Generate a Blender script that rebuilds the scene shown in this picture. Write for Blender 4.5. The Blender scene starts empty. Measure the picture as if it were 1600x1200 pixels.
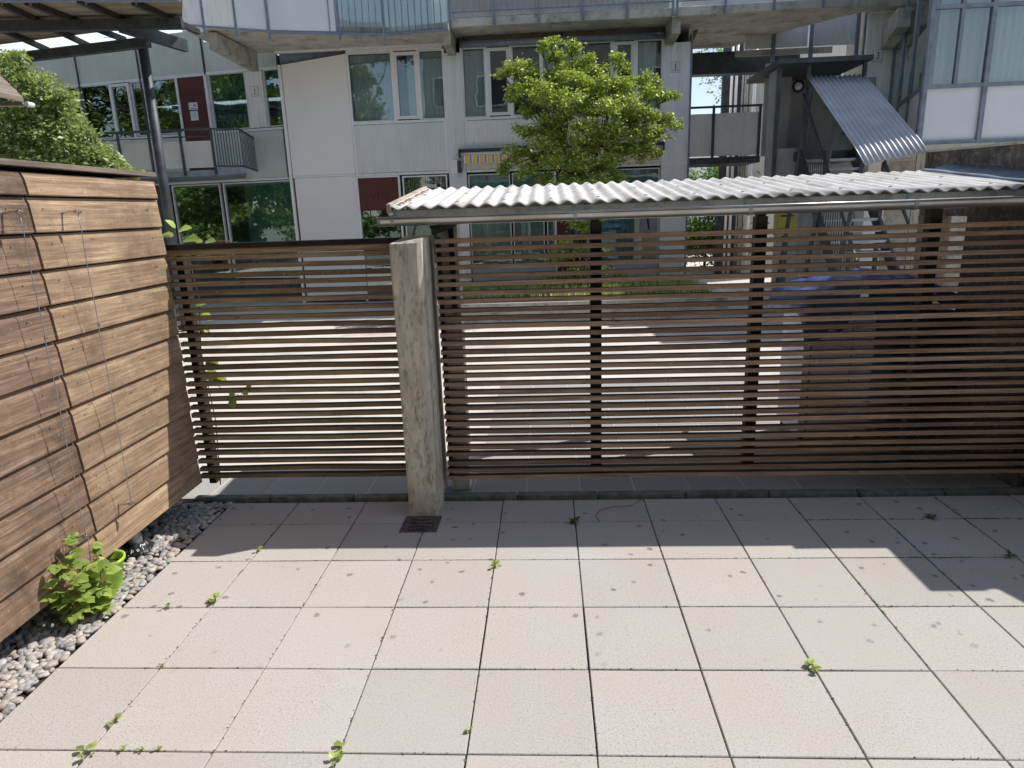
import bpy, math, random
import numpy as np
from mathutils import Vector, Matrix
R=math.radians
random.seed(7); rng=np.random.default_rng(7)
S=bpy.context.scene; col=S.collection
# ---------------------------------------------------------------- camera
CP=Vector((2.3459,-2.1685,2.02235))
CR=Vector((0.99830584,0.04823021,-0.03254684)); CU=Vector((0.01953576,0.24905878,0.96829132)); CW=Vector((-0.05480697,0.96728671,-0.24769462))
F=1062.4
cd=bpy.data.cameras.new('camera'); cam=bpy.data.objects.new('camera',cd); col.objects.link(cam)
cd.sensor_width=36; cd.lens=F/1600*36; cd.clip_end=2000; cd.clip_start=.05
m=Matrix((CR,CU,-CW)).transposed().to_4x4(); m.translation=CP; cam.matrix_world=m
S.camera=cam
def ray(x,y): return CW+CR*((x-800)/F)+CU*((600-y)/F)
def at(x,y,Y): d=ray(x,y); return CP+d*((Y-CP.y)/d.y)      # a point of the survey at world depth Y
def atz(x,y,z): d=ray(x,y); return CP+d*((z-CP.z)/d.z)     # ... at world height z
# ---------------------------------------------------------------- light
SUN=Vector((.69,.30,1)).normalized()
w=bpy.data.worlds.new('World'); S.world=w; w.use_nodes=True
nt=w.node_tree; bg=nt.nodes['Background']; sk=nt.nodes.new('ShaderNodeTexSky'); sk.sky_type='NISHITA'; sk.sun_disc=False
sk.sun_elevation=math.asin(SUN.z); sk.sun_rotation=math.atan2(SUN.x,SUN.y); sk.air_density=1.0; sk.dust_density=.4; sk.ozone_density=2.5
hs=nt.nodes.new('ShaderNodeHueSaturation'); hs.inputs['Saturation'].default_value=.72; nt.links.new(sk.outputs[0],hs.inputs['Color']); nt.links.new(hs.outputs[0],bg.inputs[0]); bg.inputs[1].default_value=.14
sl=bpy.data.lights.new('sun','SUN'); sl.energy=4.3; sl.angle=R(.5); sl.color=(1,.96,.90)
so=bpy.data.objects.new('sun',sl); col.objects.link(so); so.rotation_euler=(-SUN).to_track_quat('-Z','Y').to_euler(); so.location=(0,0,20)
S.view_settings.view_transform='Standard'; S.view_settings.look='None'; S.view_settings.exposure=.2; S.view_settings.gamma=1
S.render.engine='CYCLES'
S.cycles.max_bounces=8; S.cycles.transparent_max_bounces=16; S.cycles.sample_clamp_indirect=6
# ---------------------------------------------------------------- materials
def node(t,k,**kw):
    n=t.nodes.new(k)
    for a,v in kw.items(): setattr(n,a,v)
    return n
def ramp(t,src,stops):
    r=node(t,'ShaderNodeValToRGB'); e=r.color_ramp.elements
    while len(e)<len(stops): e.new(.5)
    for i,(p,c) in enumerate(stops): e[i].position=p; e[i].color=(*c,1) if len(c)==3 else c
    t.links.new(src,r.inputs[0]); return r.outputs[0]
def g3(v): return (v,v,v)
def mixc(t,f,a,b,mode='MIX'):
    n=node(t,'ShaderNodeMix',data_type='RGBA',blend_type=mode)
    for i,v in ((0,f),(6,a),(7,b)):
        if hasattr(v,'links') or isinstance(v,bpy.types.NodeSocket): t.links.new(v,n.inputs[i])
        else: n.inputs[i].default_value=v if i==0 else (*v,1)
    return n.outputs[2]
def noise(t,vec,scale,detail=5,rough=.6):
    n=node(t,'ShaderNodeTexNoise'); n.inputs['Scale'].default_value=scale; n.inputs['Detail'].default_value=detail; n.inputs['Roughness'].default_value=rough
    t.links.new(vec,n.inputs['Vector']); return n.outputs['Fac']
def mapping(t,stretch=(1,1,1),coord='Object'):
    tc=node(t,'ShaderNodeTexCoord'); mp=node(t,'ShaderNodeMapping'); mp.inputs['Scale'].default_value=stretch
    t.links.new(tc.outputs[coord],mp.inputs[0]); return mp.outputs[0]
def start(name):
    ma=bpy.data.materials.new(name); ma.use_nodes=True; t=ma.node_tree; return ma,t,t.nodes['Principled BSDF']
def bump(t,p,h,strength,dist=.01):
    b=node(t,'ShaderNodeBump'); b.inputs['Strength'].default_value=strength; b.inputs['Distance'].default_value=dist
    t.links.new(h,b.inputs['Height']); t.links.new(b.outputs[0],p.inputs['Normal'])
def island(t,c,amt):
    g=node(t,'ShaderNodeNewGeometry'); v=ramp(t,g.outputs['Random Per Island'],[(0,g3(1-amt)),(1,g3(1+amt))])
    # ramp clamps colours above 1, so scale down the base instead
    return mixc(t,1.0,c,v,'MULTIPLY')
def M(name,c1,c2=None,scale=4,rough=.6,metal=0,bmp=0,bscale=60,stretch=(1,1,1),isl=0,lo=.35,hi=.65,wave=None,dirt=None,spec=.5):
    ma,t,p=start(name); v=mapping(t,stretch); c2=c2 or tuple(x*.8 for x in c1)
    c=ramp(t,noise(t,v,scale),[(lo,c2),(hi,c1)])
    if dirt:
        c=mixc(t,ramp(t,noise(t,mapping(t,dirt[2] if len(dirt)>2 else (1,1,1)),dirt[1],8,.7),[(.5,g3(0)),(.68,g3(.8))]),c,dirt[0])
    if isl: c=island(t,c,isl)
    t.links.new(c,p.inputs['Base Color']); p.inputs['Roughness'].default_value=rough; p.inputs['Metallic'].default_value=metal
    p.inputs['Specular IOR Level'].default_value=spec
    if wave:
        wv=node(t,'ShaderNodeTexWave',bands_direction=wave[0]); wv.inputs['Scale'].default_value=wave[1]; t.links.new(mapping(t),wv.inputs[0])
        bump(t,p,wv.outputs[1],wave[2],.01)
    elif bmp: bump(t,p,noise(t,mapping(t,stretch),bscale,6),bmp,.01)
    return ma
def wood(name,light,dark,axis='Y',isl=.25,rough=.75,stain=.55,knots=True,stain_scale=1.3,top_dark=0):
    ma,t,p=start(name); s=[38,38,38]; s['XYZ'.index(axis)]=1.6; s2=[9,9,9]; s2['XYZ'.index(axis)]=.8
    g=node(t,'ShaderNodeNewGeometry'); tc=node(t,'ShaderNodeTexCoord')
    # shift grain per board
    add=node(t,'ShaderNodeVectorMath',operation='MULTIPLY_ADD'); cmb=node(t,'ShaderNodeCombineXYZ')
    for i in range(3): t.links.new(g.outputs['Random Per Island'],cmb.inputs[i])
    t.links.new(cmb.outputs[0],add.inputs[0]); add.inputs[1].default_value=(17,23,31); t.links.new(tc.outputs['Object'],add.inputs[2])
    def mp(sc):
        q=node(t,'ShaderNodeMapping'); q.inputs['Scale'].default_value=sc; t.links.new(add.outputs[0],q.inputs[0]); return q.outputs[0]
    fine=noise(t,mp(s),1.5,6,.65); broad=noise(t,mp(s2),1.2,4,.6)
    mid=tuple((a+b)/2 for a,b in zip(light,dark))
    c=ramp(t,fine,[(.28,tuple(x*.6 for x in dark)),(.42,dark),(.54,mid),(.68,light)])
    c=mixc(t,ramp(t,broad,[(.35,g3(.7)),(.65,g3(0))]),c,dark)
    tco=mapping(t)
    st=noise(t,tco,stain_scale,6,.75)
    c=mixc(t,ramp(t,st,[(.45,g3(0)),(.72,g3(stain))]),c,tuple(x*.42 for x in dark))
    if knots:
        vo=node(t,'ShaderNodeTexVoronoi'); sk_=[13,13,13]; sk_['XYZ'.index(axis)]=3.1; t.links.new(mp(sk_),vo.inputs['Vector']); vo.inputs['Scale'].default_value=1
        c=mixc(t,ramp(t,vo.outputs['Distance'],[(.05,g3(.8)),(.12,g3(0))]),c,tuple(x*.45 for x in dark))
    # pale scratches
    sc=noise(t,mapping(t,(26,26,7)),2.2,3,.5)
    c=mixc(t,ramp(t,sc,[(.68,g3(0)),(.74,g3(.35))]),c,tuple(min(1,x*1.5) for x in light))
    s3=[170,170,170]; s3['XYZ'.index(axis)]=3.5
    lines=noise(t,mp(s3),1.0,3,.6)
    c=mixc(t,ramp(t,lines,[(.38,g3(.55)),(.5,g3(0))]),c,tuple(x*.55 for x in dark))
    sp=noise(t,tco,34,4,.7); c=mixc(t,ramp(t,sp,[(.64,g3(0)),(.70,g3(.5))]),c,tuple(x*.5 for x in dark))
    sp2=noise(t,mapping(t,(1,1,.5)),75,2,.6); c=mixc(t,ramp(t,sp2,[(.70,g3(0)),(.76,g3(.55))]),c,tuple(min(1,x*1.6) for x in light))
    if top_dark:
        sn=node(t,'ShaderNodeSeparateXYZ'); t.links.new(g.outputs['Normal'],sn.inputs[0]); c=mixc(t,ramp(t,sn.outputs['Z'],[(.6,g3(0)),(.9,g3(top_dark))]),c,(.02,.019,.014))  # faces turned upward are mixed towards near-black
    c=island(t,c,isl)
    t.links.new(c,p.inputs['Base Color']); p.inputs['Roughness'].default_value=rough; p.inputs['Specular IOR Level'].default_value=.25
    bump(t,p,lines,.45,.003)
    return ma
def leafmat(name,c1,c2,tr):
    ma,t,p=start(name); g=node(t,'ShaderNodeNewGeometry')
    c=ramp(t,g.outputs['Random Per Island'],[(0,c2),(.75,c1),(1,tuple(min(1,x*1.35) for x in c1))])
    t.links.new(c,p.inputs['Base Color']); p.inputs['Roughness'].default_value=.45; p.inputs['Specular IOR Level'].default_value=.45
    tl=node(t,'ShaderNodeBsdfTranslucent'); tc_=mixc(t,1.0,c,tr,'MULTIPLY'); t.links.new(tc_,tl.inputs[0])
    ad=node(t,'ShaderNodeAddShader'); t.links.new(p.outputs[0],ad.inputs[0]); t.links.new(tl.outputs[0],ad.inputs[1])
    t.links.new(ad.outputs[0],t.nodes['Material Output'].inputs[0]); return ma
def glassmat(name,tint,refl=.1,rough=0):
    ma,t,p=start(name); t.nodes.remove(p)
    tr=node(t,'ShaderNodeBsdfTransparent'); tr.inputs[0].default_value=(*tint,1); gl=node(t,'ShaderNodeBsdfGlossy'); gl.inputs['Roughness'].default_value=rough
    gl.inputs[0].default_value=(.92,1,.98,1)
    lw=node(t,'ShaderNodeFresnel'); lw.inputs[0].default_value=1.55
    ma_=node(t,'ShaderNodeMath',operation='MULTIPLY_ADD'); ma_.inputs[1].default_value=1.4; ma_.inputs[2].default_value=refl; ma_.use_clamp=True; t.links.new(lw.outputs[0],ma_.inputs[0])
    # faint waviness of real panes
    b=node(t,'ShaderNodeBump'); b.inputs['Strength'].default_value=.08; b.inputs['Distance'].default_value=.02; t.links.new(noise(t,mapping(t),1.6,2),b.inputs['Height']); t.links.new(b.outputs[0],gl.inputs['Normal'])
    mx=node(t,'ShaderNodeMixShader'); t.links.new(ma_.outputs[0],mx.inputs[0]); t.links.new(tr.outputs[0],mx.inputs[1]); t.links.new(gl.outputs[0],mx.inputs[2])
    t.links.new(mx.outputs[0],t.nodes['Material Output'].inputs[0]); return ma
def paving_mat(name,base,spots=True,dirt=.5):
    ma,t,p=start(name); v=mapping(t)
    c=ramp(t,noise(t,v,120,2,.8),[(.30,tuple(x*.38 for x in base)),(.41,tuple(x*.90 for x in base)),(.60,base),(.70,tuple(min(1,x*1.22) for x in base))])
    c=mixc(t,ramp(t,noise(t,v,330,2,.6),[(.4,g3(.30)),(.6,g3(0))]),c,tuple(x*.6 for x in base))
    c=mixc(t,ramp(t,noise(t,v,1.7,6,.6),[(.4,g3(0)),(.75,g3(dirt))]),c,tuple(x*k for x,k in zip(base,(.86,.80,.70))))
    c=mixc(t,ramp(t,noise(t,v,.9,3,.5),[(.45,g3(0)),(.7,g3(.5))]),c,tuple(x*k for x,k in zip(base,(.92,.95,1.0))))
    c=mixc(t,ramp(t,noise(t,v,13,7,.75),[(.58,g3(0)),(.72,g3(.35))]),c,tuple(x*.6 for x in base))
    if spots:
        vo=node(t,'ShaderNodeTexVoronoi'); vo.inputs['Scale'].default_value=8; vo.inputs['Randomness'].default_value=1
        wob=node(t,'ShaderNodeVectorMath',operation='ADD'); nz=node(t,'ShaderNodeTexNoise'); nz.inputs['Scale'].default_value=30; t.links.new(v,nz.inputs['Vector'])
        sc_=node(t,'ShaderNodeVectorMath',operation='SCALE'); sc_.inputs['Scale'].default_value=.04; t.links.new(nz.outputs['Color'],sc_.inputs[0]); t.links.new(v,wob.inputs[0]); t.links.new(sc_.outputs[0],wob.inputs[1]); t.links.new(wob.outputs[0],vo.inputs['Vector'])
        sp=ramp(t,vo.outputs['Distance'],[(.09,g3(1)),(.17,g3(0))])
        rnd=ramp(t,node_sep(t,vo.outputs['Color']),[(.30,g3(0)),(.36,g3(1))])
        # drip zone below the eaves
        sep=node(t,'ShaderNodeSeparateXYZ'); t.links.new(v,sep.inputs[0])
        zone=node(t,'ShaderNodeMapRange'); zone.inputs['From Min'].default_value=.35; zone.inputs['From Max'].default_value=1.0; t.links.new(sep.outputs['Y'],zone.inputs[0])
        ml=node(t,'ShaderNodeMath',operation='MULTIPLY'); t.links.new(sp,ml.inputs[0]); t.links.new(rnd,ml.inputs[1])
        ml2=node(t,'ShaderNodeMath',operation='MULTIPLY'); t.links.new(ml.outputs[0],ml2.inputs[0]); t.links.new(zone.outputs[0],ml2.inputs[1])
        ml3=node(t,'ShaderNodeMath',operation='MULTIPLY'); t.links.new(ml2.outputs[0],ml3.inputs[0]); ml3.inputs[1].default_value=.85
        c=mixc(t,ml3.outputs[0],c,tuple(x*.35 for x in base))
    c=island(t,c,.055)
    t.links.new(c,p.inputs['Base Color']); p.inputs['Roughness'].default_value=.85; p.inputs['Specular IOR Level'].default_value=.25
    bump(t,p,noise(t,v,260,3,.7),.35,.003); return ma
def node_sep(t,s):
    n=node(t,'ShaderNodeSeparateColor'); t.links.new(s,n.inputs[0]); return n.outputs[0]

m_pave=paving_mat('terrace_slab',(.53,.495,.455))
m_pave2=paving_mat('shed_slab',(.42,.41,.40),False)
m_court=M('courtyard_concrete',(.68,.63,.57),(.60,.55,.50),1.2,.9,bmp=.2,bscale=40,dirt=((.35,.31,.28),.7))
m_soil=M('joint_soil',(.05,.042,.034),(.02,.017,.014),30,.95,bmp=.6)
m_kerb=M('kerb_concrete',(.20,.19,.165),(.09,.09,.07),14,.9,bmp=.6,bscale=80,dirt=((.05,.06,.03),5))
def pebmat():
    ma,t,p=start('pebble'); g=node(t,'ShaderNodeNewGeometry')
    c=ramp(t,g.outputs['Random Per Island'],[(0,(.20,.20,.21)),(.15,(.36,.355,.35)),(.3,(.50,.43,.34)),(.45,(.30,.29,.28)),(.6,(.55,.50,.43)),(.72,(.46,.36,.31)),(.85,(.58,.56,.53)),(1,(.27,.30,.33))])
    c=mixc(t,ramp(t,noise(t,mapping(t),90,4),[(.4,g3(.35)),(.6,g3(0))]),c,(.25,.22,.19))
    t.links.new(c,p.inputs['Base Color']); p.inputs['Roughness'].default_value=.6; return ma
m_pebble=pebmat()
m_conc=M('post_concrete',(.66,.61,.50),(.47,.43,.345),16,.9,bmp=.6,bscale=90,stretch=(1,1,.3),dirt=((.17,.14,.10),30,(1,1,.35)))
m_concw=M('facade_concrete',(.46,.45,.40),(.34,.33,.29),5,.9,bmp=.4,bscale=40,dirt=((.12,.11,.09),3))
m_concd=M('retaining_concrete',(.12,.105,.095),(.06,.052,.047),5,.95,bmp=.7,bscale=30,dirt=((.26,.25,.23),16))
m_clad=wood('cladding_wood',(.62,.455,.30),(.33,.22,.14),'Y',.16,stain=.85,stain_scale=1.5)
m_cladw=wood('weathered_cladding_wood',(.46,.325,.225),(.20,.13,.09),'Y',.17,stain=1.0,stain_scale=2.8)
m_slat=wood('slat_wood',(.56,.39,.27),(.29,.195,.13),'X',.42,stain=.45,top_dark=.8)
m_slatold=wood('weathered_slat_wood',(.50,.39,.25),(.25,.185,.105),'X',.42,stain=.5,top_dark=.75)
m_cap=wood('capping_wood',(.42,.36,.30),(.22,.18,.14),'Y',.1)
m_dkwood=M('dark_timber',(.035,.03,.026),(.018,.016,.014),6,.8)
m_fibre=M('fibre_cement',(.70,.685,.66),(.58,.565,.54),3,.85,bmp=.25,bscale=50,dirt=((.32,.27,.20),6,(1,.25,1)))
m_zinc=M('zinc_gutter',(.52,.53,.52),(.34,.345,.33),7,.3,.85,stretch=(.35,1,1),bmp=.05)
m_galv=M('galvanised_steel',(.42,.45,.47),(.30,.33,.35),12,.45,.6)
m_steel=M('bluegrey_steel',(.24,.28,.34),(.17,.20,.25),6,.5,.25)
m_dsteel=M('dark_grey_steel',(.085,.095,.105),(.05,.056,.062),6,.55,.4)
m_chrome=M('stainless_steel',(.75,.75,.74),(.6,.6,.6),20,.22,1)
m_black=M('black_cap_metal',(.03,.03,.033),(.016,.016,.018),5,.45,.5)
def alumat(name,c1,c2,met=.45,rough=.36):
    ma,t,p=start(name); v=mapping(t)
    c=ramp(t,noise(t,v,1.1),[(.35,c2),(.65,c1)]); c=mixc(t,ramp(t,noise(t,mapping(t,(9,9,.7)),1.5,5),[(.5,g3(0)),(.75,g3(.3))]),c,tuple(x*.7 for x in c2))
    vo=node(t,'ShaderNodeTexVoronoi'); vo.inputs['Scale'].default_value=26; vo.inputs['Randomness'].default_value=0; t.links.new(v,vo.inputs['Vector'])
    c=mixc(t,ramp(t,vo.outputs['Distance'],[(.28,g3(.45)),(.42,g3(0))]),c,tuple(x*.6 for x in c2))
    t.links.new(c,p.inputs['Base Color']); p.inputs['Roughness'].default_value=rough; p.inputs['Metallic'].default_value=met
    bump(t,p,noise(t,mapping(t,(3.2,1,.8)),1.3,2,.5),.9,.05); return ma
m_alu=alumat('dimpled_aluminium',(.84,.84,.85),(.74,.74,.76),.2)
m_alu2=M('smooth_white_panel',(.84,.82,.79),(.79,.77,.75),.8,.5,0,dirt=((.60,.57,.52),4,(5,5,.45)))
m_aluL=alumat('greenish_dimpled_aluminium',(.74,.77,.72),(.62,.65,.60),.2)
m_strip=M('white_aluminium_strip',(.88,.88,.88),(.78,.78,.79),3,.4,.2)
m_white=M('white_frame',(.80,.80,.78),(.74,.74,.72),3,.45)
m_frost=M('frosted_panel',(.74,.78,.80),(.66,.70,.72),.7,.35)
m_brown=M('brown_fascia',(.36,.26,.18),(.22,.16,.11),6,.8)
m_red=M('dark_red_door',(.115,.020,.020),(.085,.014,.014),2,.5)
m_soff=M('concrete_soffit',(.56,.54,.49),(.42,.41,.37),2.5,.9,dirt=((.16,.14,.11),3))
m_room=M('room_interior',(.20,.21,.22),(.13,.14,.15),2,.9)
m_curt=M('grey_curtain',(.66,.70,.70),(.52,.57,.57),3,.9,stretch=(1,1,.1))
m_curtt=M('teal_curtain',(.34,.56,.54),(.26,.46,.44),3,.9,stretch=(1,1,.1))
m_glass=glassmat('window_glass',(.88,.93,.93),.03)
m_glassd=glassmat('reflective_window_glass',(.70,.80,.77),.10)
m_bark=M('bark',(.10,.08,.06),(.05,.04,.03),20,.9,bmp=.8)
m_leaf=leafmat('tree_leaf',(.25,.29,.075),(.10,.15,.032),(.85,.85,.35))
m_leafk=leafmat('park_leaf',(.13,.18,.045),(.055,.09,.02),(.7,.7,.3))
m_leafb=leafmat('bush_leaf',(.23,.27,.12),(.10,.13,.045),(.75,.8,.4))
m_leafp=leafmat('bramble_leaf',(.22,.28,.06),(.12,.175,.035),(.6,.6,.28))
m_leafd=leafmat('dark_leaf',(.07,.13,.03),(.03,.06,.014),(.9,1,.4))
m_stem=M('red_stem',(.25,.13,.07),(.15,.09,.05),20,.6)
m_lime=M('lime_plastic',(.40,.64,.06),(.34,.55,.05),8,.5,dirt=((.25,.28,.10),12))
m_vinyl=M('black_vinyl',(.03,.03,.035),(.02,.02,.02),3,.3)
m_wtext=M('white_ink',(.8,.8,.8),None,3,.5)
m_dtext=M('dark_ink',(.06,.06,.07),None,3,.6)
m_tarp=M('blue_tarpaulin',(.06,.11,.30),(.035,.07,.20),3,.4,bmp=.3,bscale=12)
m_lilac=M('pale_lilac_board',(.74,.74,.88),(.70,.70,.84),1,.5)
m_bin=M('dark_plastic',(.03,.032,.036),(.02,.02,.024),3,.5)
m_yel=M('yellow_enamel',(.42,.38,.04),(.34,.30,.03),3,.5)
m_iron=M('cast_iron',(.15,.12,.115),(.07,.058,.055),25,.6,.2,bmp=.5,bscale=80)
m_tile=M('red_roof_tile',(.42,.17,.10),(.30,.12,.07),5,.8)
def awnmat():
    ma,t,p=start('striped_awning'); wv=node(t,'ShaderNodeTexWave',bands_direction='X'); wv.inputs['Scale'].default_value=1.85
    t.links.new(mapping(t),wv.inputs[0]); c=ramp(t,wv.outputs[1],[(.12,(.25,.27,.33)),(.16,(.80,.78,.74)),(.50,(.80,.78,.74)),(.56,(.85,.55,.13))])
    t.links.new(c,p.inputs['Base Color']); p.inputs['Roughness'].default_value=.8; return ma
m_awn=awnmat()
# ---------------------------------------------------------------- mesh helpers
class MB:
    def __init__(s): s.v=[]; s.f=[]
    def add(s,vs,fs):
        o=len(s.v); s.v+= [tuple(v) for v in vs]; s.f+= [tuple(i+o for i in f) for f in fs]; return s
    def box(s,x0,x1,y0,y1,z0,z1):
        return s.add([(x,y,z) for z in(z0,z1) for y in(y0,y1) for x in(x0,x1)],[(0,2,3,1),(4,5,7,6),(0,1,5,4),(2,6,7,3),(0,4,6,2),(1,3,7,5)])
    def prism(s,pts,d):                       # polygon pts (3D) extruded by vector d
        n=len(pts); d=Vector(d); P=[Vector(p) for p in pts]
        return s.add(P+[p+d for p in P],[tuple(range(n-1,-1,-1)),tuple(range(n,2*n))]+[(i,(i+1)%n,(i+1)%n+n,i+n) for i in range(n)])
    def tube(s,pts,r,n=8,r2=None):
        P=[Vector(p) for p in pts]; k=len(P); rr=[r+(0 if r2 is None else (r2-r)*i/(k-1)) for i in range(k)]
        o=len(s.v); up=Vector((0,0,1))
        for i,p in enumerate(P):
            d=(P[min(i+1,k-1)]-P[max(i-1,0)]).normalized(); a=d.cross(up if abs(d.z)<.95 else Vector((1,0,0))).normalized(); b=d.cross(a)
            s.v+=[tuple(p+(a*math.cos(2*math.pi*j/n)+b*math.sin(2*math.pi*j/n))*rr[i]) for j in range(n)]
        for i in range(k-1):
            for j in range(n): s.f.append((o+i*n+j,o+i*n+(j+1)%n,o+(i+1)*n+(j+1)%n,o+(i+1)*n+j))
        s.f.append(tuple(o+j for j in range(n))[::-1]); s.f.append(tuple(o+(k-1)*n+j for j in range(n))); return s
    def beam(s,a,b,wd,ht):                    # rectangular bar between two points
        a=Vector(a); b=Vector(b); d=(b-a).normalized(); sd=d.cross(Vector((0,0,1)))
        if sd.length<.01: sd=Vector((1,0,0))
        sd.normalize(); u=sd.cross(d)
        q=[sd*(sx*wd/2)+u*(sz*ht/2) for sx,sz in((-1,-1),(1,-1),(1,1),(-1,1))]
        return s.prism([a+x for x in q],b-a)
    def lathe(s,prof,c=(0,0,0),n=24):
        o=len(s.v)
        for r,z in prof: s.v+=[(c[0]+r*math.cos(2*math.pi*j/n),c[1]+r*math.sin(2*math.pi*j/n),c[2]+z) for j in range(n)]
        for i in range(len(prof)-1):
            for j in range(n): s.f.append((o+i*n+j,o+i*n+(j+1)%n,o+(i+1)*n+(j+1)%n,o+(i+1)*n+j))
        return s
    def sheet(s,P,th=None):                   # grid of points [i][j]
        o=len(s.v); ni=len(P); nj=len(P[0])
        for row in P: s.v+=[tuple(p) for p in row]
        for i in range(ni-1):
            for j in range(nj-1): s.f.append((o+i*nj+j,o+i*nj+j+1,o+(i+1)*nj+j+1,o+(i+1)*nj+j))
        return s
    def build(s,name,mat,parent=None,smooth=False,bevel=0,solid=0,loc=None,extra=None):
        nf=len(s.f)
        if extra: s.add(extra[0].v,extra[0].f)
        me=bpy.data.meshes.new(name); me.from_pydata(s.v,[],s.f); me.materials.append(mat)
        if extra:
            me.materials.append(extra[1]); me.polygons.foreach_set('material_index',[0]*nf+[1]*(len(s.f)-nf))
        if smooth: me.shade_smooth()
        o=bpy.data.objects.new(name,me); col.objects.link(o)
        if solid: q=o.modifiers.new('solid','SOLIDIFY'); q.thickness=solid; q.offset=0
        if bevel:
            q=o.modifiers.new('bevel','BEVEL'); q.width=bevel; q.segments=2; q.limit_method='ANGLE'; q.angle_limit=R(35)
        if parent: o.parent=parent
        if loc: o.location=loc
        return o
def tag(o,label=None,cat=None,group=None,kind=None):
    for k,v in (('label',label),('category',cat),('group',group),('kind',kind)):
        if v: o[k]=v
    return o
def textmesh(name,body,size,mat,parent,loc,rot,extrude=.001):
    fc=bpy.data.curves.new(name,'FONT'); fc.body=body; fc.size=size; fc.align_x='CENTER'; fc.extrude=extrude
    fo=bpy.data.objects.new(name,fc); col.objects.link(fo); bpy.context.view_layer.update()
    me=bpy.data.meshes.new_from_object(fo.evaluated_get(bpy.context.evaluated_depsgraph_get())); bpy.data.objects.remove(fo); bpy.data.curves.remove(fc)
    me.name=name; me.materials.clear(); me.materials.append(mat); o=bpy.data.objects.new(name,me); col.objects.link(o); o.parent=parent; o.location=loc; o.rotation_euler=rot; return o
def empty(name,loc=(0,0,0),rz=0,**kw):
    o=bpy.data.objects.new(name,None); col.objects.link(o); o.location=loc; o.rotation_euler=(0,0,rz); o.empty_display_size=.2; return tag(o,**kw)
def npmesh(name,V,Fc,mat,parent=None,smooth=False):
    me=bpy.data.meshes.new(name); nf,k=Fc.shape
    me.vertices.add(len(V)); me.vertices.foreach_set('co',V.astype(np.float32).ravel())
    me.loops.add(nf*k); me.loops.foreach_set('vertex_index',Fc.astype(np.int32).ravel())
    me.polygons.add(nf); me.polygons.foreach_set('loop_start',np.arange(0,nf*k,k,dtype=np.int32)); me.polygons.foreach_set('loop_total',np.full(nf,k,dtype=np.int32))
    me.update(calc_edges=True); me.materials.append(mat)
    if smooth: me.shade_smooth()
    o=bpy.data.objects.new(name,me); col.objects.link(o); 
    if parent: o.parent=parent
    return o
LO=np.array([(0,0,0),(.30,.30,.05),(.34,.62,.03),(0,1,-.10),(-.34,.62,.03),(-.30,.30,.05),(0,.5,-.03)])
LF=np.array([(0,1,6),(1,2,6),(2,3,6),(3,4,6),(4,5,6),(5,0,6)])
def leaves(name,pos,size,mat,parent,upbias=.8,flat=True,out=None):
    n=len(pos); a=rng.uniform(0,2*np.pi,n); nrm=rng.normal(0,1,(n,3)); nrm[:,2]=np.abs(nrm[:,2])*.6+upbias; nrm/=np.linalg.norm(nrm,axis=1)[:,None]
    d=np.stack([np.cos(a),np.sin(a),rng.uniform(-.7,.25,n)],1)
    if out is not None: d=d+out*1.0
    d-=nrm*(d*nrm).sum(1)[:,None]; d/=np.linalg.norm(d,axis=1)[:,None]; s=np.cross(d,nrm)
    sz=size*rng.uniform(.6,1.25,n)
    if flat:
        L=np.array([(0,0,0),(.32,.45,.06),(0,1,-.08),(-.32,.45,.06)]); Fc=np.array([(0,1,2),(0,2,3)])
    else: L=LO; Fc=LF
    V=pos[:,None,:]+(s[:,None,:]*L[None,:,0:1]+d[:,None,:]*L[None,:,1:2]+nrm[:,None,:]*L[None,:,2:3])*sz[:,None,None]
    Fa=(Fc[None]+(np.arange(n)*len(L))[:,None,None]).reshape(-1,3)
    return npmesh(name,V.reshape(-1,3),Fa,mat,parent)

# ================================================================ SETTING
g=MB()
g.add([(-400,-400,-.05),(400,-400,-.05),(400,400,-.05),(-400,400,-.05)],[(0,1,2,3)])
tag(g.build('ground',M('far_ground',(.30,.29,.25),(.2,.2,.15),.3,.95)),kind='structure')
g=MB().box(-14,20,2.46,40,-.04,-.004); tag(g.build('courtyard_pavement',m_court),kind='structure')
g=MB().box(-1.6,8,-6,2.44,-.045,-.02); tag(g.build('bedding_soil',m_soil),kind='structure')
# terrace slabs
g=MB(); ys=[-3+.5*i for i in range(11)]
def slab(g,x0,x1,y0,y1,j=.0035):
    dz=rng.uniform(-.0015,.0015,4); c=.003; z=0
    pts=[(x0+j,y0+j),(x1-j,y0+j),(x1-j,y1-j),(x0+j,y1-j)]; rot=random.uniform(-.0012,.0012); cx,cy=(x0+x1)/2,(y0+y1)/2
    pts=[(x-rot*(y-cy),y+rot*(x-cx)) for x,y in pts]
    ins=[(x+(c if x<cx else -c),y+(c if y<cy else -c)) for x,y in pts]
    V=[(x,y,-.035) for x,y in pts]+[(x,y,z-c+d) for (x,y),d in zip(pts,dz)]+[(x,y,z+d) for (x,y),d in zip(ins,dz)]
    Fs=[(8,9,10,11)]
    for i in range(4): k=(i+1)%4; Fs+=[(i,k,k+4,i+4),(i+4,k+4,k+8,i+8)]
    g.add(V,Fs)
for i in range(15):
    for y0 in ys[:-1]:
        slab(g,.5*i,.5*i+.5,y0,y0+.5,random.uniform(.002,.0048))
    slab(g,.5*i,.5*i+.5,2,2.358,.003)
tag(g.build('terrace_paving',m_pave),kind='structure')
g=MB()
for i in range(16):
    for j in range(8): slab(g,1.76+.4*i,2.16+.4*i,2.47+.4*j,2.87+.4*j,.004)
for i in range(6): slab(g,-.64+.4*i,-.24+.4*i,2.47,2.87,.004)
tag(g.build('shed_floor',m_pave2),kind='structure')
g=MB(); x=-.3; k=0
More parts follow.
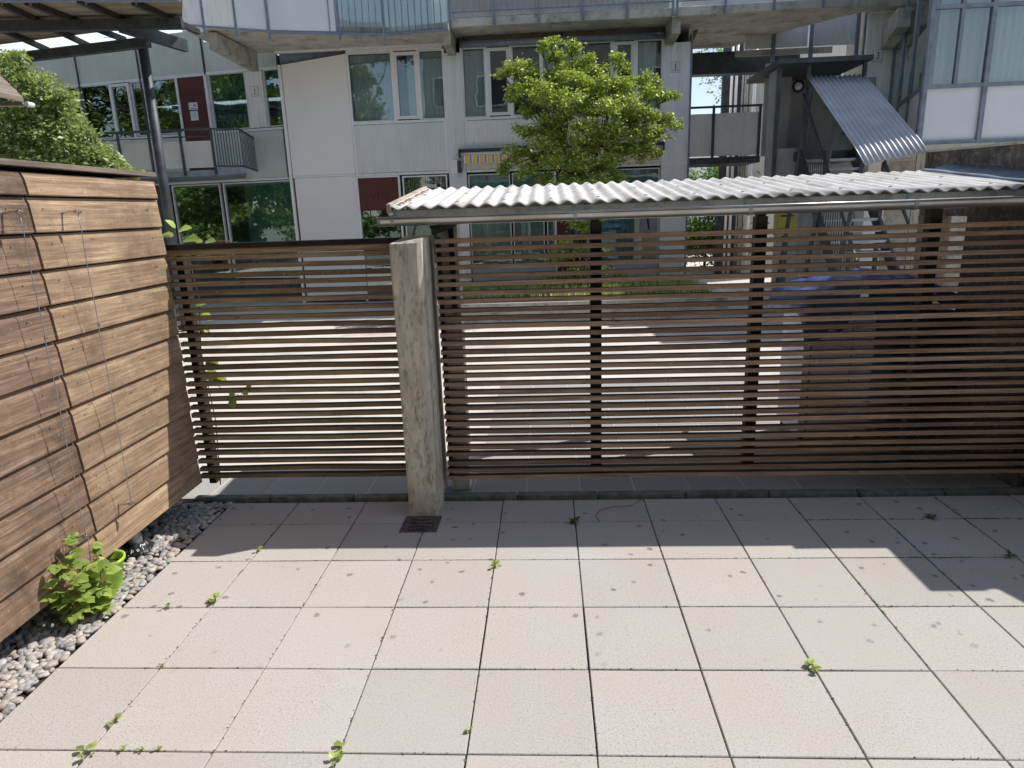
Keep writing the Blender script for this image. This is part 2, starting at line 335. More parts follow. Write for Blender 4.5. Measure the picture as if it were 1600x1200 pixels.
while x<8:
    L=.62 if k%2 else .58
    g.box(x+.004,x+L-.004,2.362+random.uniform(-.003,.003),2.44,-.03,.032+random.uniform(-.003,.003)); x+=L; k+=1
tag(g.build('kerb',m_kerb,bevel=.008),kind='structure')
# gravel strip
def pebbles(n,x0,x1,y0,y1,nm,seed):
    r=np.random.default_rng(seed); import bmesh
    bm=bmesh.new(); bmesh.ops.create_icosphere(bm,subdivisions=2,radius=1); base=np.array([v.co[:] for v in bm.verts]); fc=np.array([[v.index for v in f.verts] for f in bm.faces]); bm.free()
    pos=np.stack([r.uniform(x0,x1,n),r.uniform(y0,y1,n),r.uniform(-.014,.006,n)],1)
    s=r.uniform(.013,.031,n)[:,None]*np.stack([np.ones(n),r.uniform(.6,.9,n),r.uniform(.4,.62,n)],1)
    a=r.uniform(0,6.28,n); ti=r.normal(0,.25,n)
    B=base[None]*s[:,None,:]; B=B*(1+.12*np.sin(base[None]*r.uniform(1,3,(n,1,3))+r.uniform(0,6,(n,1,3))))
    X=B[...,0]*np.cos(ti)[:,None]-B[...,2]*np.sin(ti)[:,None]; Z=B[...,0]*np.sin(ti)[:,None]+B[...,2]*np.cos(ti)[:,None]
    V=np.stack([X*np.cos(a)[:,None]-B[...,1]*np.sin(a)[:,None],X*np.sin(a)[:,None]+B[...,1]*np.cos(a)[:,None],Z],-1)+pos[:,None,:]
    Fa=(fc[None]+(np.arange(n)*len(base))[:,None,None]).reshape(-1,3)
    return tag(npmesh(nm,V.reshape(-1,3),Fa,m_pebble,None,True),'rounded grey and beige pebbles along the slab edge under the wooden wall','pebbles',kind='stuff')
pebbles(4200,-.62,-.012,-.9,2.36,'gravel',3)

# ================================================================ WOODEN STORE (left)
WX=-.2; WY1=2.335; WZ0=.19; WZ1=2.285
box=empty('wooden_store',(WX,WY1,0),label='tall wooden storage box clad in lapped brown boards at the left of the terrace',cat='storage box')
box.location=(0,0,0)
nb=12; pitch=.1812; WZ0=.171
seam=at(97,560,1)  # only used for its direction below
def xp(px,py,X=WX): d=ray(px,py); return CP+d*((X-CP.x)/d.x)
SY=(xp(48,330).y+xp(150,850).y)/2
def boards(y0,y1):
    b=MB()
    for k in range(nb):
        z0=WZ0+k*pitch+.006; z1=min(WZ0+(k+1)*pitch,2.284); jx=random.uniform(-.0015,.0015)
        pr=[(WX-.03,z0),(WX+.006+jx,z0),(WX+.009+jx,z0+.005),(WX+.0+jx,z1-.036),(WX-.014+jx,z1-.003),(WX-.03,z1-.002)]
        n=max(2,int((y1-y0)/.12)); rows=[]
        off=[random.uniform(-.0006,.0006) for _ in range(n+1)]
        o=len(b.v)
        for i in range(n+1):
            y=y0+(y1-y0)*i/n
            b.v+=[(x+off[i]*.5,y,z+off[i]) for x,z in pr]
        m_=len(pr)
        for i in range(n):
            for j in range(m_): b.f.append((o+i*m_+j,o+(i+1)*m_+j,o+(i+1)*m_+(j+1)%m_,o+i*m_+(j+1)%m_))
        b.f.append(tuple(o+j for j in range(m_))); b.f.append(tuple(o+n*m_+j for j in range(m_))[::-1])
    # screw heads
    return b
def screws(ya,yb):
    q=MB()
    for y in (ya,yb):
        for k in range(nb):
            for dz in (.04,pitch-.055):
                z=WZ0+k*pitch+dz+random.uniform(-.006,.006); yy=y+random.uniform(-.012,.012)
                if z<2.25: q.tube([(WX-.006,yy,z),(WX+.0085,yy,z)],.0032,8)
    return q
boards(SY+.009,WY1).build('cladding',m_clad,box,extra=(screws(SY+.10,WY1-.13),m_galv)); boards(-1.6,SY-.009).build('cladding',m_cladw,box,extra=(screws(SY-.16,SY-.72),m_galv))
MB().box(-1.15,WX-.032,-1.6,WY1-.004,WZ0+.012,WZ1-.012).build('carcass',m_dkwood,box)
b=MB()
for k in range(nb):
    z0=WZ0+k*pitch+.012; b.box(-1.13,WX-.01,WY1-.002,WY1+.016,z0,min(2.28,z0+pitch-.014))
b.build('end_cladding',m_clad,box)
MB().box(-1.2,WX+.012,-1.62,WY1+.02,WZ1+.022,WZ1+.05).build('capping',m_cap,box,bevel=.003)
for (yy,xx) in((1.60,-.25),(-.4,-.25)):
    b=MB().tube([(xx-.03,yy+.02,-.03),(xx-.03,yy+.02,WZ0+.03)],.040,20); b.build('leg',m_galv,box,smooth=False)
# wire trellis: two cables held off the wall by stainless standoffs
def cable(y,zt,zb,label,tilt=0):
    e=empty('trellis_wire',(0,0,0),label=label,cat='trellis wire',group='steel climbing wires on the wooden box')
    cx=WX+.092
    for z in(zt,zb):
        b=MB().tube([(WX-.004,y,z),(WX+.004,y,z)],.011,14).tube([(WX+.004,y,z),(WX+.072,y,z)],.0065,12).tube([(WX+.07,y,z),(WX+.078,y,z)],.011,12).tube([(WX+.081,y,z),(WX+.094,y,z)],.0125,8).tube([(WX+.094,y,z),(WX+.103,y,z)],.0085,12).tube([(WX+.103,y,z),(WX+.108,y,z)],.006,12)
        b.build('standoff',m_chrome,e,bevel=.001)
    pts=[(cx-.005+.002*math.sin(i*1.3),y+.0015*math.sin(i*2.1),zt+(zb-zt)*i/20) for i in range(21)]
    MB().tube(pts,.0021,6).build('wire',m_galv,e,smooth=True)
    for q in(.36,.63): 
        z=zt+(zb-zt)*q; MB().tube([(cx-.005,y,z-.010),(cx-.005,y,z+.010)],.005,8).tube([(cx-.012,y,z),(cx+.006,y,z)],.004,8).build('clamp',m_chrome,e)
cable(1.405,2.088,.425,'steel wire from top to bottom of the box, between the board joint and the fence')
yl=xp(8,336).y
cable(yl-.02,2.088,.425,'steel wire nearer the camera, running down into the leafy plant')

# ================================================================ CONCRETE POST
pst=MB()
x0,x1,y0,y1=1.362,1.562,2.112,2.62; zt=1.872
prof=[(x0,y0+.012),(x0+.012,y0),(x1-.028,y0),(x1,y0+.03),(x1,y0+.13),(x1+.012,y0+.145),(x1+.012,y0+.235),(x1,y0+.25),(x1,y1),(x0,y1)]
nz=14; o=0
for i in range(nz+1):
    z=-.02+(zt+.02)*i/nz
    for (x,y) in prof: pst.v.append((x+random.uniform(-.0012,.0012),y+random.uniform(-.0012,.0012),z if i<nz else zt-.03*(1 if y<y0+.02 else 0)))
n=len(prof)
for i in range(nz):
    for j in range(n): pst.f.append((i*n+j,i*n+(j+1)%n,(i+1)*n+(j+1)%n,(i+1)*n+j))
pst.f.append(tuple(nz*n+j for j in range(n)))
p=pst.build('concrete_post',m_conc,None,bevel=.004); tag(p,'weathered beige concrete post standing between the two slatted fences','post')
# drain grate at its foot
gr=empty('drain_grate',(0,0,0),label='rusty cast iron drain grate in the slabs at the foot of the concrete post',cat='drain')
MB().box(1.342,1.592,1.862,2.105,-.02,.004).build('frame',m_iron,gr,bevel=.003)
b=MB()
for i,(w_,yy) in enumerate(((.13,1.905),(.155,1.95),(.155,1.995),(.13,2.04))):
    pts=[(1.467+w_/2*t,yy+.012*(t*t)*(-1 if i<2 else 1),.007) for t in np.linspace(-1,1,9)]
    b.tube(pts,.011,8)
b.build('grille',m_iron,gr,smooth=True)
b=MB()
for yy in(1.887,1.930,1.973,2.018,2.06): b.box(1.40,1.535,yy-.004,yy+.004,.0035,.0055)
b.build('slot',m_dkwood,gr)

# ================================================================ SLATTED FENCES
def slat_fence(name,x0,x1,n,zt,pitch,mat,label,posts,cap=None,Y=2.402,h=.0305,dep=.047,group=None):
    e=empty(name,(0,0,0),label=label,cat='fence')
    b=MB()
    for k in range(n):
        z1=zt-k*pitch+random.uniform(-.003,.003); xs=np.linspace(x0,x1,9); w1,w2=random.uniform(-.0035,.0035),random.uniform(0,6)
        o=len(b.v); hh=h+random.uniform(-.002,.002)
        e0=random.uniform(-.006,.006)
        for i,x in enumerate(xs):
            dz=w1*math.sin(i*.8+w2)+random.uniform(-.0008,.0008); dy=.0012*math.sin(i+w2)
            xx=x+(e0 if i==0 else 0)
            b.v+=[(xx,Y+dy,z1+dz),(xx,Y+dy+.001,z1-hh+dz),(xx,Y+dep+dy,z1-hh+dz),(xx,Y+dep+dy,z1+dz)]
        for i in range(8):
            for j in range(4): b.f.append((o+i*4+j,o+i*4+(j+1)%4,o+(i+1)*4+(j+1)%4,o+(i+1)*4+j))
        b.f.append((o+3,o+2,o+1,o)); b.f.append((o+32,o+33,o+34,o+35))
    sl_=b
    for (a,c,z0,z1) in posts: MB().box(a,c,Y+dep+.001,Y+dep+.075,z0,z1).build('post',m_dkwood,e)
    if cap: cap(e)
    b=MB()
    for (a,c,z0,z1) in posts:
        for k in range(n):
            if random.random()<.8:
                z=zt-k*pitch-h/2; xx=(a+c)/2+random.uniform(-.008,.008); b.tube([(xx,Y-.0015,z),(xx,Y+.004,z)],.0032,6)
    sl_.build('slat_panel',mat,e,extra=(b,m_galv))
    return e
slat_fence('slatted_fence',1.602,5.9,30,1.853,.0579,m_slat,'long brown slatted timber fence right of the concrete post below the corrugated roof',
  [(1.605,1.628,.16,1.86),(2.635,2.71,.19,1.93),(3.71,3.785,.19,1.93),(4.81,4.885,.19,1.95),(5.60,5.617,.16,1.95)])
def cap(e):
    MB().box(-.25,1.37,2.39,2.47,1.862,1.870).box(-.25,1.37,2.388,2.392,1.835,1.870).build('metal_capping',m_black,e)
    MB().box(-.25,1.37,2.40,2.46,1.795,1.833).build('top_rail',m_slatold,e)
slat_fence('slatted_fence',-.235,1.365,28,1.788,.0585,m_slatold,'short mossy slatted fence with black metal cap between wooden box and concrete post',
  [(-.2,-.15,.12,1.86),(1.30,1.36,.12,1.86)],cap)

# ================================================================ SHED ROOF
sh=empty('shed',(0,0,0),label='open shed with white corrugated roof and zinc gutter behind the long slatted fence',cat='shed')
RX0,RX1,RY0,RY1=1.32,5.42,2.345,3.80; wl=.104; amp=.011
def rz(y,x=0): 
    return 2.058+.108*(y-2.345)
def corr(x0,x1,y0,y1,zf,wl,amp,ny,th,per=12):
    b=MB(); nx=int((x1-x0)/wl*per); xs=np.linspace(x0,x1,nx+1); ysl=np.linspace(y0,y1,ny+1)
    P=[[(x,y+(.004*math.sin(x*3.7) if j==0 else 0),zf(y)+amp*math.cos(2*math.pi*(x-x0)/wl)) for x in xs] for j,y in enumerate(ysl)]
    b.sheet(P); return b
r_=corr(RX0+.02,RX1,RY0,RY1,rz,wl,amp,8,.006).build('roof_sheet',m_fibre,sh,smooth=True,solid=.007)
b=MB()
for yy in(2.5,3.08,3.66):
    for k in range(1,38,3): xx=RX0+.02+wl*k; b.tube([(xx,yy,rz(yy)+amp),(xx,yy,rz(yy)+amp+.007)],.011,10)
b.build('roof_screws',m_galv,sh)['kind']='stuff'
b=MB()
for (yy) in(2.41,3.05,3.7): b.box(RX0+.03,RX1-.02,yy-.03,yy+.03,rz(yy)-.10,rz(yy)-amp-.005)
b.build('purlin',m_concw,sh)
MB().prism([(RX0-.006,RY0-.01,rz(RY0)-.03),(RX0-.006,RY1,rz(RY1)-.03),(RX0-.006,RY1,rz(RY1)+.028),(RX0-.006,RY0-.01,rz(RY0)+.028)],(.028,0,0)).build('verge_board',M('pale_weathered_trim',(.55,.48,.40),(.36,.27,.19),6,.8),sh,bevel=.003)
gu=MB(); gx0,gx1=1.268,5.9; gy,gz,gr_=2.305,1.999,.046
P=[]
for x in (gx0,gx0+.02,*np.linspace(gx0+.3,gx1,18)):
    P.append([(x,gy+gr_*math.cos(a)*-1,gz-gr_*math.sin(a)*1.15) for a in np.linspace(0,math.pi,15)])
gu.sheet(P); gut=gu.build('gutter',m_zinc,sh,smooth=True,solid=.0018)
MB().tube([(gx0,gy-gr_-.003,gz+.001),(gx1,gy-gr_-.003,gz+.001)],.0065,10).build('gutter_bead',m_zinc,sh,smooth=True)
MB().prism([(gx0-.002,gy-gr_*math.cos(a),gz-gr_*1.15*math.sin(a)) for a in np.linspace(0,math.pi,13)],(.004,0,0)).build('end_cap',m_zinc,sh)
for x in(1.36,2.53,3.62,4.62,5.8): 
    pts=[(x,gy-(gr_+.004)*math.cos(a),gz-(gr_+.004)*1.13*math.sin(a)) for a in np.linspace(-.25,math.pi,12)]+[(x,gy+gr_+.01,gz+.05)]
    b=MB()
    for i in range(len(pts)-1): b.beam(pts[i],pts[i+1],.022,.003)
    b.build('gutter_bracket',m_galv,sh)
MB().box(RX0+.04,5.9,2.362,2.376,1.945,rz(2.36)-amp-.006).build('fascia_board',m_concw,sh)
MB().prism([(1.57,2.50,1.875),(1.57,2.50,2.02),(1.78,2.50,1.995),(1.74,2.50,1.93),(1.66,2.50,1.90)],(0,.02,0)).build('bracket_plate',m_dsteel,sh)
b=MB().box(1.60,1.738,2.56,2.70,0,2.0); b.build('concrete_column',m_alu2,sh,bevel=.004)
MB().box(1.68,1.713,2.54,2.558,1.33,2.0).build('dark_strip',m_dkwood,sh)  # narrow dark strip in front of the column's upper part
for x in(2.715,4.075):
    MB().box(x,x+.07,3.66,3.73,0,2.09).build('post',m_dkwood,sh)
b=MB().prism([(1.57,2.45,2.0),(1.63,2.45,2.0),(1.63,2.45,1.92),(1.57,2.45,1.92)],(0,1.25,.13)); b.build('side_rail',m_dkwood,sh)
b=MB(); 
for k in range(90):
    yy=random.uniform(2.4,3.7) ; b.add([(RX0+.03+random.uniform(0,.035),yy,rz(yy)+.012),(RX0+.045+random.uniform(0,.03),yy+.02,rz(yy)+.02),(RX0+.05+random.uniform(0,.03),yy-.012,rz(yy)+.014)],[(0,1,2)])
tag(b.build('dry_leaf_litter',M('dry_leaves',(.36,.19,.08),(.2,.1,.05),20,.9)),'brown dry leaf litter caught along the left verge of the corrugated roof','leaf litter',kind='stuff')

# retaining wall on the right
rw=empty('retaining_wall',(0,0,0),label='dark stained concrete wall rising above the right end of the white corrugated roof',cat='wall')
MB().prism([(5.62,2.46,-.02),(5.62,4.12,-.02),(5.62,4.12,1.05),(5.62,2.46,1.05)],(.26,0,0)).build('wall_base',m_concd,rw)
MB().prism([(5.62,2.46,1.05),(5.62,3.45,1.05),(5.62,3.45,1.86),(5.62,2.46,1.86)],(.26,0,0)).build('wall_body',m_concd,rw)
MB().prism([(5.62,2.46,1.86),(5.62,4.12,1.86),(5.62,4.12,2.385),(5.62,2.46,2.33)],(.26,0,0)).build('lintel',m_concd,rw)
MB().prism([(5.60,4.12,-.02),(5.60,4.26,-.02),(5.60,4.26,2.385),(5.60,4.12,2.385)],(.28,0,0)).build('wall_end',m_conc,rw)
MB().prism([(5.59,2.44,2.332),(5.59,4.28,2.389),(5.59,4.28,2.405),(5.59,2.44,2.348)],(.31,0,0)).build('coping',m_concw,rw)
b=MB(); P=[[(5.39+.033*i,2.36+.2*j,rz(2.36+.2*j)+(.018,.028,.020,.026,.038,.042,.06)[i]+.004*math.sin(j*2.1+i)) for i in range(7)] for j in range(8)]
b.sheet(P).build('flashing',m_steel,sh,smooth=True,solid=.004)

# ================================================================ things under the shed
cb=empty('storage_cabinet',(0,0,0),label='pale lilac cabinet half covered by the blue tarpaulin behind the fence',cat='cabinet')
MB().box(4.42,4.98,3.38,3.9,.10,1.14).build('body',m_lilac,cb,bevel=.006)
MB().box(4.475,4.483,3.372,3.38,.10,1.14).box(4.80,4.804,3.374,3.38,.5,1.14).build('door_gap',m_dsteel,cb)
for x in(4.45,4.92):
    for y in(3.42,3.85): MB().box(x,x+.04,y,y+.04,0,.10).build('leg',m_dkwood,cb)
bn=empty('waste_container',(0,0,0),label='black wheeled waste container under the blue tarpaulin, right of the pale cabinet',cat='waste container')
MB().prism([(5.10,3.28,.12),(5.52,3.28,.12),(5.56,3.22,1.05),(5.04,3.22,1.05)],(0,.75,0)).build('body',m_bin,bn,bevel=.02)
MB().prism([(5.02,3.19,1.055),(5.58,3.19,1.055),(5.55,3.3,1.15),(5.05,3.3,1.15)],(0,.7,.0)).build('lid',m_bin,bn,bevel=.02)
for x in(5.14,5.44): MB().tube([(x,3.34,.08),(x+.05,3.34,.08)],.08,16).build('wheel',m_bin,bn)
def tarp():
    b=MB(); nx,ny=44,26; P=[]
    for i in range(ny):
        row=[]
        for j in range(nx):
            u=j/(nx-1); v=i/(ny-1); x=4.36+u*1.22; y=3.20+v*1.0
            z=1.27+.16*math.sin(u*3.1)*math.sin(v*2.6+.4)+.02*math.sin(u*23+v*5)+.012*math.sin(v*31+u*9)
            if v<.14: z-= (.14-v)*(1.5+1.0*math.sin(u*13)+.5*math.sin(u*31)); y+= .05*(.14-v)
            if u<.05: z-=(.05-u)*3
            row.append((x,y,z))
        P.append(row)
    b.sheet(P); return b.build('tarpaulin',m_tarp,None,smooth=True,solid=.004)
tag(tarp(),'crumpled blue tarpaulin draped over the cabinet and container in the shed','tarpaulin')

# ================================================================ CENTRE BUILDING
def curtain(x0,x1,z0,z1,y,mat,parent,gap=0):
    b=MB(); n=max(8,int((x1-x0)/.022)); ph=random.uniform(0,6)
    xs=[x0+(x1-x0)*i/n for i in range(n+1)]
    f=[y+.022*math.sin(x*52+ph+1.3*math.sin(x*7))+.008*math.sin(x*131) for x in xs]
    b.sheet([[(x,yy,z0) for x,yy in zip(xs,f)],[(x,yy*.999,z1) for x,yy in zip(xs,f)]]); return b.build('curtain',mat,parent,smooth=True)
def window(par,x0,x1,z0,z1,glass=m_glass,curt=None,fr=.0,frmat=m_white,y=.05,cf=(0,1)):
    e=MB(); f=fr or .018
    for a in((x0,x0+f,z0,z1),(x1-f,x1,z0,z1),(x0+f,x1-f,z0,z0+f),(x0+f,x1-f,z1-f,z1)): e.box(a[0],a[1],y-.045,y+.03,a[2],a[3])
    w_=e.build('window',frmat,par,bevel=.003 if fr else 0)
    MB().box(x0+f,x1-f,y,y+.006,z0+f,z1-f).build('pane',glass,w_)
    if curt:
        L=x1-x0; curtain(x0+L*cf[0],x0+L*cf[1],z0+.02,z1-.02,y+.12,curt,w_)
    return w_
def strip(b,x0,x1,z0,z1,y=-.012): return b.box(x0,x1,y,.02,z0,z1)
CY=14.0
bl=empty('apartment_building',(0,CY,0),label='pale metal clad apartment building with balconies and striped awning, straight ahead behind the tree',cat='building')
cx=lambda px,py: at(px,py,CY).x
def gx(px): return cx(px,140)
bx=lambda n,m,*a,**k: MB().box(*a).build(n,m,bl,**k)
XL=-2.0; XR=gx(1077)+.02; xp1=gx(697); xp2=gx(721); xe=gx(1037)
ZB,ZT=2.95,3.99; WZa,WZb=4.06,5.49
bx('parapet_panel',m_alu,XL+.04,xp1-.03,0,.08,ZB,ZT); bx('parapet_panel',m_alu2,xp2+.03,xe-.03,0,.08,ZB,ZT)
bx('column_panel',m_alu,xp1-.03,xp2+.03,-.03,.1,0,5.40); bx('column_panel',m_alu,xe-.03,XR-.02,-.03,.1,0,5.40); bx('corner_trim',m_steel,XR-.02,XR+.02,-.05,.1,0,5.55)
MB().box(XR-.04,XR,.1,6,0,9).build('side_wall',m_alu2,bl)
b=MB()
for (a,c) in((XL,xp1-.035),(xp2+.035,xe-.035)):
    for z in(2.885,4.00,5.495): strip(b,a,c,z,z+.055,-.018)
strip(b,XL,XL+.045,2.94,4.0); strip(b,XL,XL+.045,4.055,5.49); strip(b,xp1-.08,xp1-.035,2.94,4.0,-.014); strip(b,xp2+.035,xp2+.08,2.94,4.0,-.014)
strip(b,xe-.03,XR-.025,2.90,2.94,-.038)
cs_=b; b=MB()
for (a,c) in((XL,xp1),(xp2,xe)):
    for z in(2.912,4.027,5.52):
        x=a+.15
        while x<c-.1: b.tube([(x,-.022,z),(x,-.017,z)],.007,6); x+=.27
cs_.build('cover_strip',m_strip,bl,extra=(b,m_dsteel))
# upper windows: pixel columns -> x
def W(pa,pb,kind,curt=None,cf=(0,1),za=WZa,zb=WZb):
    a,c=gx(pa),gx(pb)
    if kind=='fixed': window(bl,a,c,za,zb,m_glass,curt,.02,m_strip,.05,cf)
    else: window(bl,a,c,za+.02,zb-.02,m_glass,curt,.065,m_white,.03,cf)
W(541,614,'fixed',m_curt); W(618,654,'cas',m_curt,(.5,1)); W(657,694,'fixed',m_curt,(0,.95))
W(724,759,'fixed',m_curt); W(763,797,'cas'); W(801,845,'fixed'); W(848,905,'fixed',m_curt); W(908,955,'fixed'); W(960,990,'cas'); W(995,1034,'fixed',m_curt,(.1,.8))
for pa,pb in((614,618),(654,657),(694,697),(721,724),(759,763),(797,801),(845,848),(905,908),(955,960),(990,995),(1034,1037)):
    strip(MB(),gx(pa),gx(pb),WZa-.005,WZb+.005,-.014).build('mullion_strip',m_strip,bl)
MB().box(XL,xp1-.04,.02,.1,5.552,5.70).box(xp2+.04,xe-.04,.02,.1,5.552,5.70).build('brown_fascia',m_brown,bl)
b=MB()
for px in(536,596,614,684,725,878): x=cx(px,72); b.box(x-.02,x+.02,-.005,.02,5.552,5.70)
b.build('fascia_joint',m_dkwood,bl)
MB().tube([(xp2+.02,-.09,5.545),(xe-.02,-.09,5.545)],.075,16).build('roller_blind_tube',m_steel,bl,smooth=True)
# ground floor
gz=lambda px,py: at(px,py,CY)
za=.75
d0,d1=cx(560,300),cx(625,300)
dr=MB().box(d0+.02,d1-.02,-.03,.02,2.12,2.84).build('door',m_red,bl)
MB().box(d0-.02,d0+.02,-.05,.04,0.02,2.88).box(d1-.02,d1+.02,-.05,.04,0.02,2.88).box(d0+.02,d1-.02,-.05,.04,2.845,2.88).build('frame',m_strip,dr)
MB().box(d0+.02,d1-.02,0,.006,.1,2.115).build('pane',m_glassd,dr)
m_dred=M('faded_red_lettering',(.07,.012,.012),None,3,.6)
textmesh('lettering','vhs',.36,m_dred,dr,((d0+d1)/2+.02,-.0315,2.36),(R(90),0,0))
b=MB()
for x,z,r_ in((d0+.27,1.95,.16),(d0+.2,1.62,.1),(d0+.62,1.7,.12)): b.tube([(x,.08,z),(x,.10,z)],r_,20)
b.build('decor_disc',m_bin,dr)
window(bl,cx(629,290),cx(699,290),za,2.86,m_glass,None,.03,m_strip)
b=MB()
x=cx(637,290)
while x<cx(670,290): b.box(x,x+.02,.2,.26,2.45,2.83); x+=.05
b.box(cx(640,300),cx(668,300),.4,.6,1.2,2.4); b.build('shop_shelf',M('cream_shelf',(.5,.46,.38),(.2,.18,.15),9,.8,stretch=(1,1,3)),bl)
b=MB()
for pa in(672,680,690): b.beam((cx(pa,300),.15,1.6),(cx(pa+9,300),.15,2.8),.025,.02)
b.build('folded_easel',m_strip,bl)
xs0,xs1=xp2+.06,xe-.05
for i,(a,c) in enumerate(((xs0,xs0+.95),(xs0+1.0,xs0+1.72),(xs0+1.78,xs0+1.95),(xs0+2.7,xs0+2.85),(xs0+2.9,xs1))):
    window(bl,a,c,za,2.84,m_glass,m_curtt,.02,m_strip)
d2=MB().box(xs0+2.0,xs0+2.65,-.02,.02,.1,2.80).build('door',m_red,bl)
MB().box(xs0+1.96,xs0+2.0,-.045,.03,.03,2.85).box(xs0+2.65,xs0+2.69,-.045,.03,.03,2.85).build('frame',m_strip,d2)
MB().box(xs0+2.28,xs0+2.6,-.026,-.02,1.4,2.2).build('blue_poster',m_tarp,d2)
m_plinth=M('bluegrey_panel',(.42,.45,.52),(.36,.39,.46),2,.6)
for a,c in((xs0,xs1),(d1+.03,xp1-.04)): bx('plinth_panel',m_plinth,a,c,-.005,.06,.1,za-.02)
for (x,z,s_) in((xs0+.80,2.33,.10),(xs0+3.42,2.37,.09)): MB().prism([(x,.03,z),(x+s_,.03,z+.02),(x+s_-.02,.03,z+s_),(x-.02,.03,z+s_-.02)],(0,.01,0)).build('window_sticker',m_red,bl)
MB().prism([(xs0+1.47,.03,2.02),(xs0+1.62,.03,2.10),(xs0+1.56,.03,2.25),(xs0+1.41,.03,2.17)],(0,.008,0)).build('paper_notice',m_strip,bl)
MB().box(cx(1000,350),cx(1050,350),.035,.04,1.35,2.15).build('poster',M('grey_violet_print',(.36,.33,.42),(.25,.22,.30),3,.7),bl)
b=MB().tube([(cx(1008,350),.03,2.1),(cx(1016,360),.03,1.95),(cx(1012,370),.03,1.7),(cx(1014,380),.03,1.5)],.02,6).tube([(cx(1016,360),.03,1.95),(cx(1030,352),.03,2.05),(cx(1040,356),.03,1.9)],.015,6); b.build('poster_drawing',m_dkwood,bl)
MB().box(cx(706,260),cx(716,260),-.16,-.03,2.86,3.16).build('meter_box',m_strip,bl,bevel=.005)
MB().box(cx(717,260),cx(721,260),-.14,-.03,2.88,3.14).build('meter_grille',m_dsteel,bl)
# plain angled wall panel on the left + body
PL0=Vector((-3.72,.26,0)); 
wp=MB().prism([(-3.50,.06,2.95),(XL-.004,-.02,2.95),(XL-.004,-.02,5.48),(-3.50,.06,5.33)],(0,.08,0)); m_big=M('plain_white_panel',(.82,.80,.78),(.79,.775,.76),.7,.5,0); wp.build('large_white_panel',m_big,bl)
MB().prism([(-3.47,.055,.05),(XL-.004,-.02,.05),(XL-.004,-.02,2.90),(-3.47,.055,2.90)],(0,.08,0)).build('large_white_panel',m_big,bl)
MB().prism([(-3.50,.045,2.905),(XL-.01,-.035,2.905),(XL-.01,-.035,2.945),(-3.50,.045,2.945)],(0,.09,0)).build('bright_joint_strip',m_strip,bl)
MB().beam((-3.54,.03,0),(-3.54,.03,5.32),.06,.06).build('panel_edge_trim',m_strip,bl)
MB().box(XL-1.55,XL,.14,.2,2.9,5.8).build('filler_panel',m_steel,bl); MB().box(XL-1.6,xp1,-.02,.05,5.555,5.62).build('head_trim',m_strip,bl)
# rooms
MB().box(-3.6,XR-.05,1.6,6,0,9.0).box(-3.6,XR-.05,.05,1.6,5.70,5.95).box(-3.6,XR-.05,.11,1.6,2.9,3.02).build('room_shell',m_room,bl)
MB().box(-3.6,XR-.05,.05,1.6,8.3,9.0).box(-3.6,XR-.05,.12,.2,5.95,8.3).build('upper_wall',m_alu,bl)
# concrete brackets
for (x,yf,hb) in((.36,-.85,5.37),(5.06,-.85,5.37),(-4.08,-1.95,5.235)):
    xx=x
    b=MB().prism([(xx-.09,yf,hb+.02),(xx-.09,.0,hb-.03),(xx-.09,.0,hb+.36),(xx-.09,yf,hb+.33)],(.18,0,0)); b.build('concrete_bracket',m_concw,bl,bevel=.01)
# balcony slab centre/right
b=MB(); ys0=-.92
b.prism([(.44,ys0,5.69),(4.97,ys0,5.69),(4.97,.1,5.73),(.44,.1,5.73)],(0,0,.17)); b.build('balcony_slab',m_soff,bl,bevel=.02)
# left, angled balcony
Lp=[atz(268,38,5.60),atz(420,49,5.60),atz(600,53,5.60),atz(700,45,5.60)]
Lp=[Vector((p.x,p.y-CY,5.60)) for p in Lp]
b=MB().prism([(Lp[0].x,.1,5.6),*[tuple(p) for p in Lp],(Lp[3].x,.1,5.6)],(0,0,.12)); b.build('balcony_slab',m_soff,bl)
def railing(pts,z0,z1,posts,mat=m_steel,name='railing',bars=.11,panels=None,par=bl):
    b=MB()
    for i in range(len(pts)-1):
        a,c=Vector(pts[i]),Vector(pts[i+1]); L=(c-a).length; n=max(1,round(L/posts))
        for k in range(n+1):
            p=a.lerp(c,k/n); b.box(p.x-.022,p.x+.022,p.y-.035,p.y+.01,z0-.16,z1)
        b.beam((*a.xy,z1),(*c.xy,z1),.04,.04); b.beam((*a.xy,z0+.10),(*c.xy,z0+.10),.02,.02)
        m_=max(2,int(L/bars))
        if bars<5:
            for k in range(m_): p=a.lerp(c,(k+.5)/m_); b.tube([(p.x,p.y,z0+.10),(p.x,p.y,z1)],.008,5)
    return b.build(name,mat,par)
railing([(.47,ys0-.02,0),(4.97,ys0-.02,0)],5.86,6.85,.89)
b=MB().box(.55,4.9,ys0+.03,ys0+.05,5.87,6.02); b.build('balcony_kickboard',M('lace_grey_mesh',(.52,.54,.56),(.36,.38,.40),18,.7),bl)
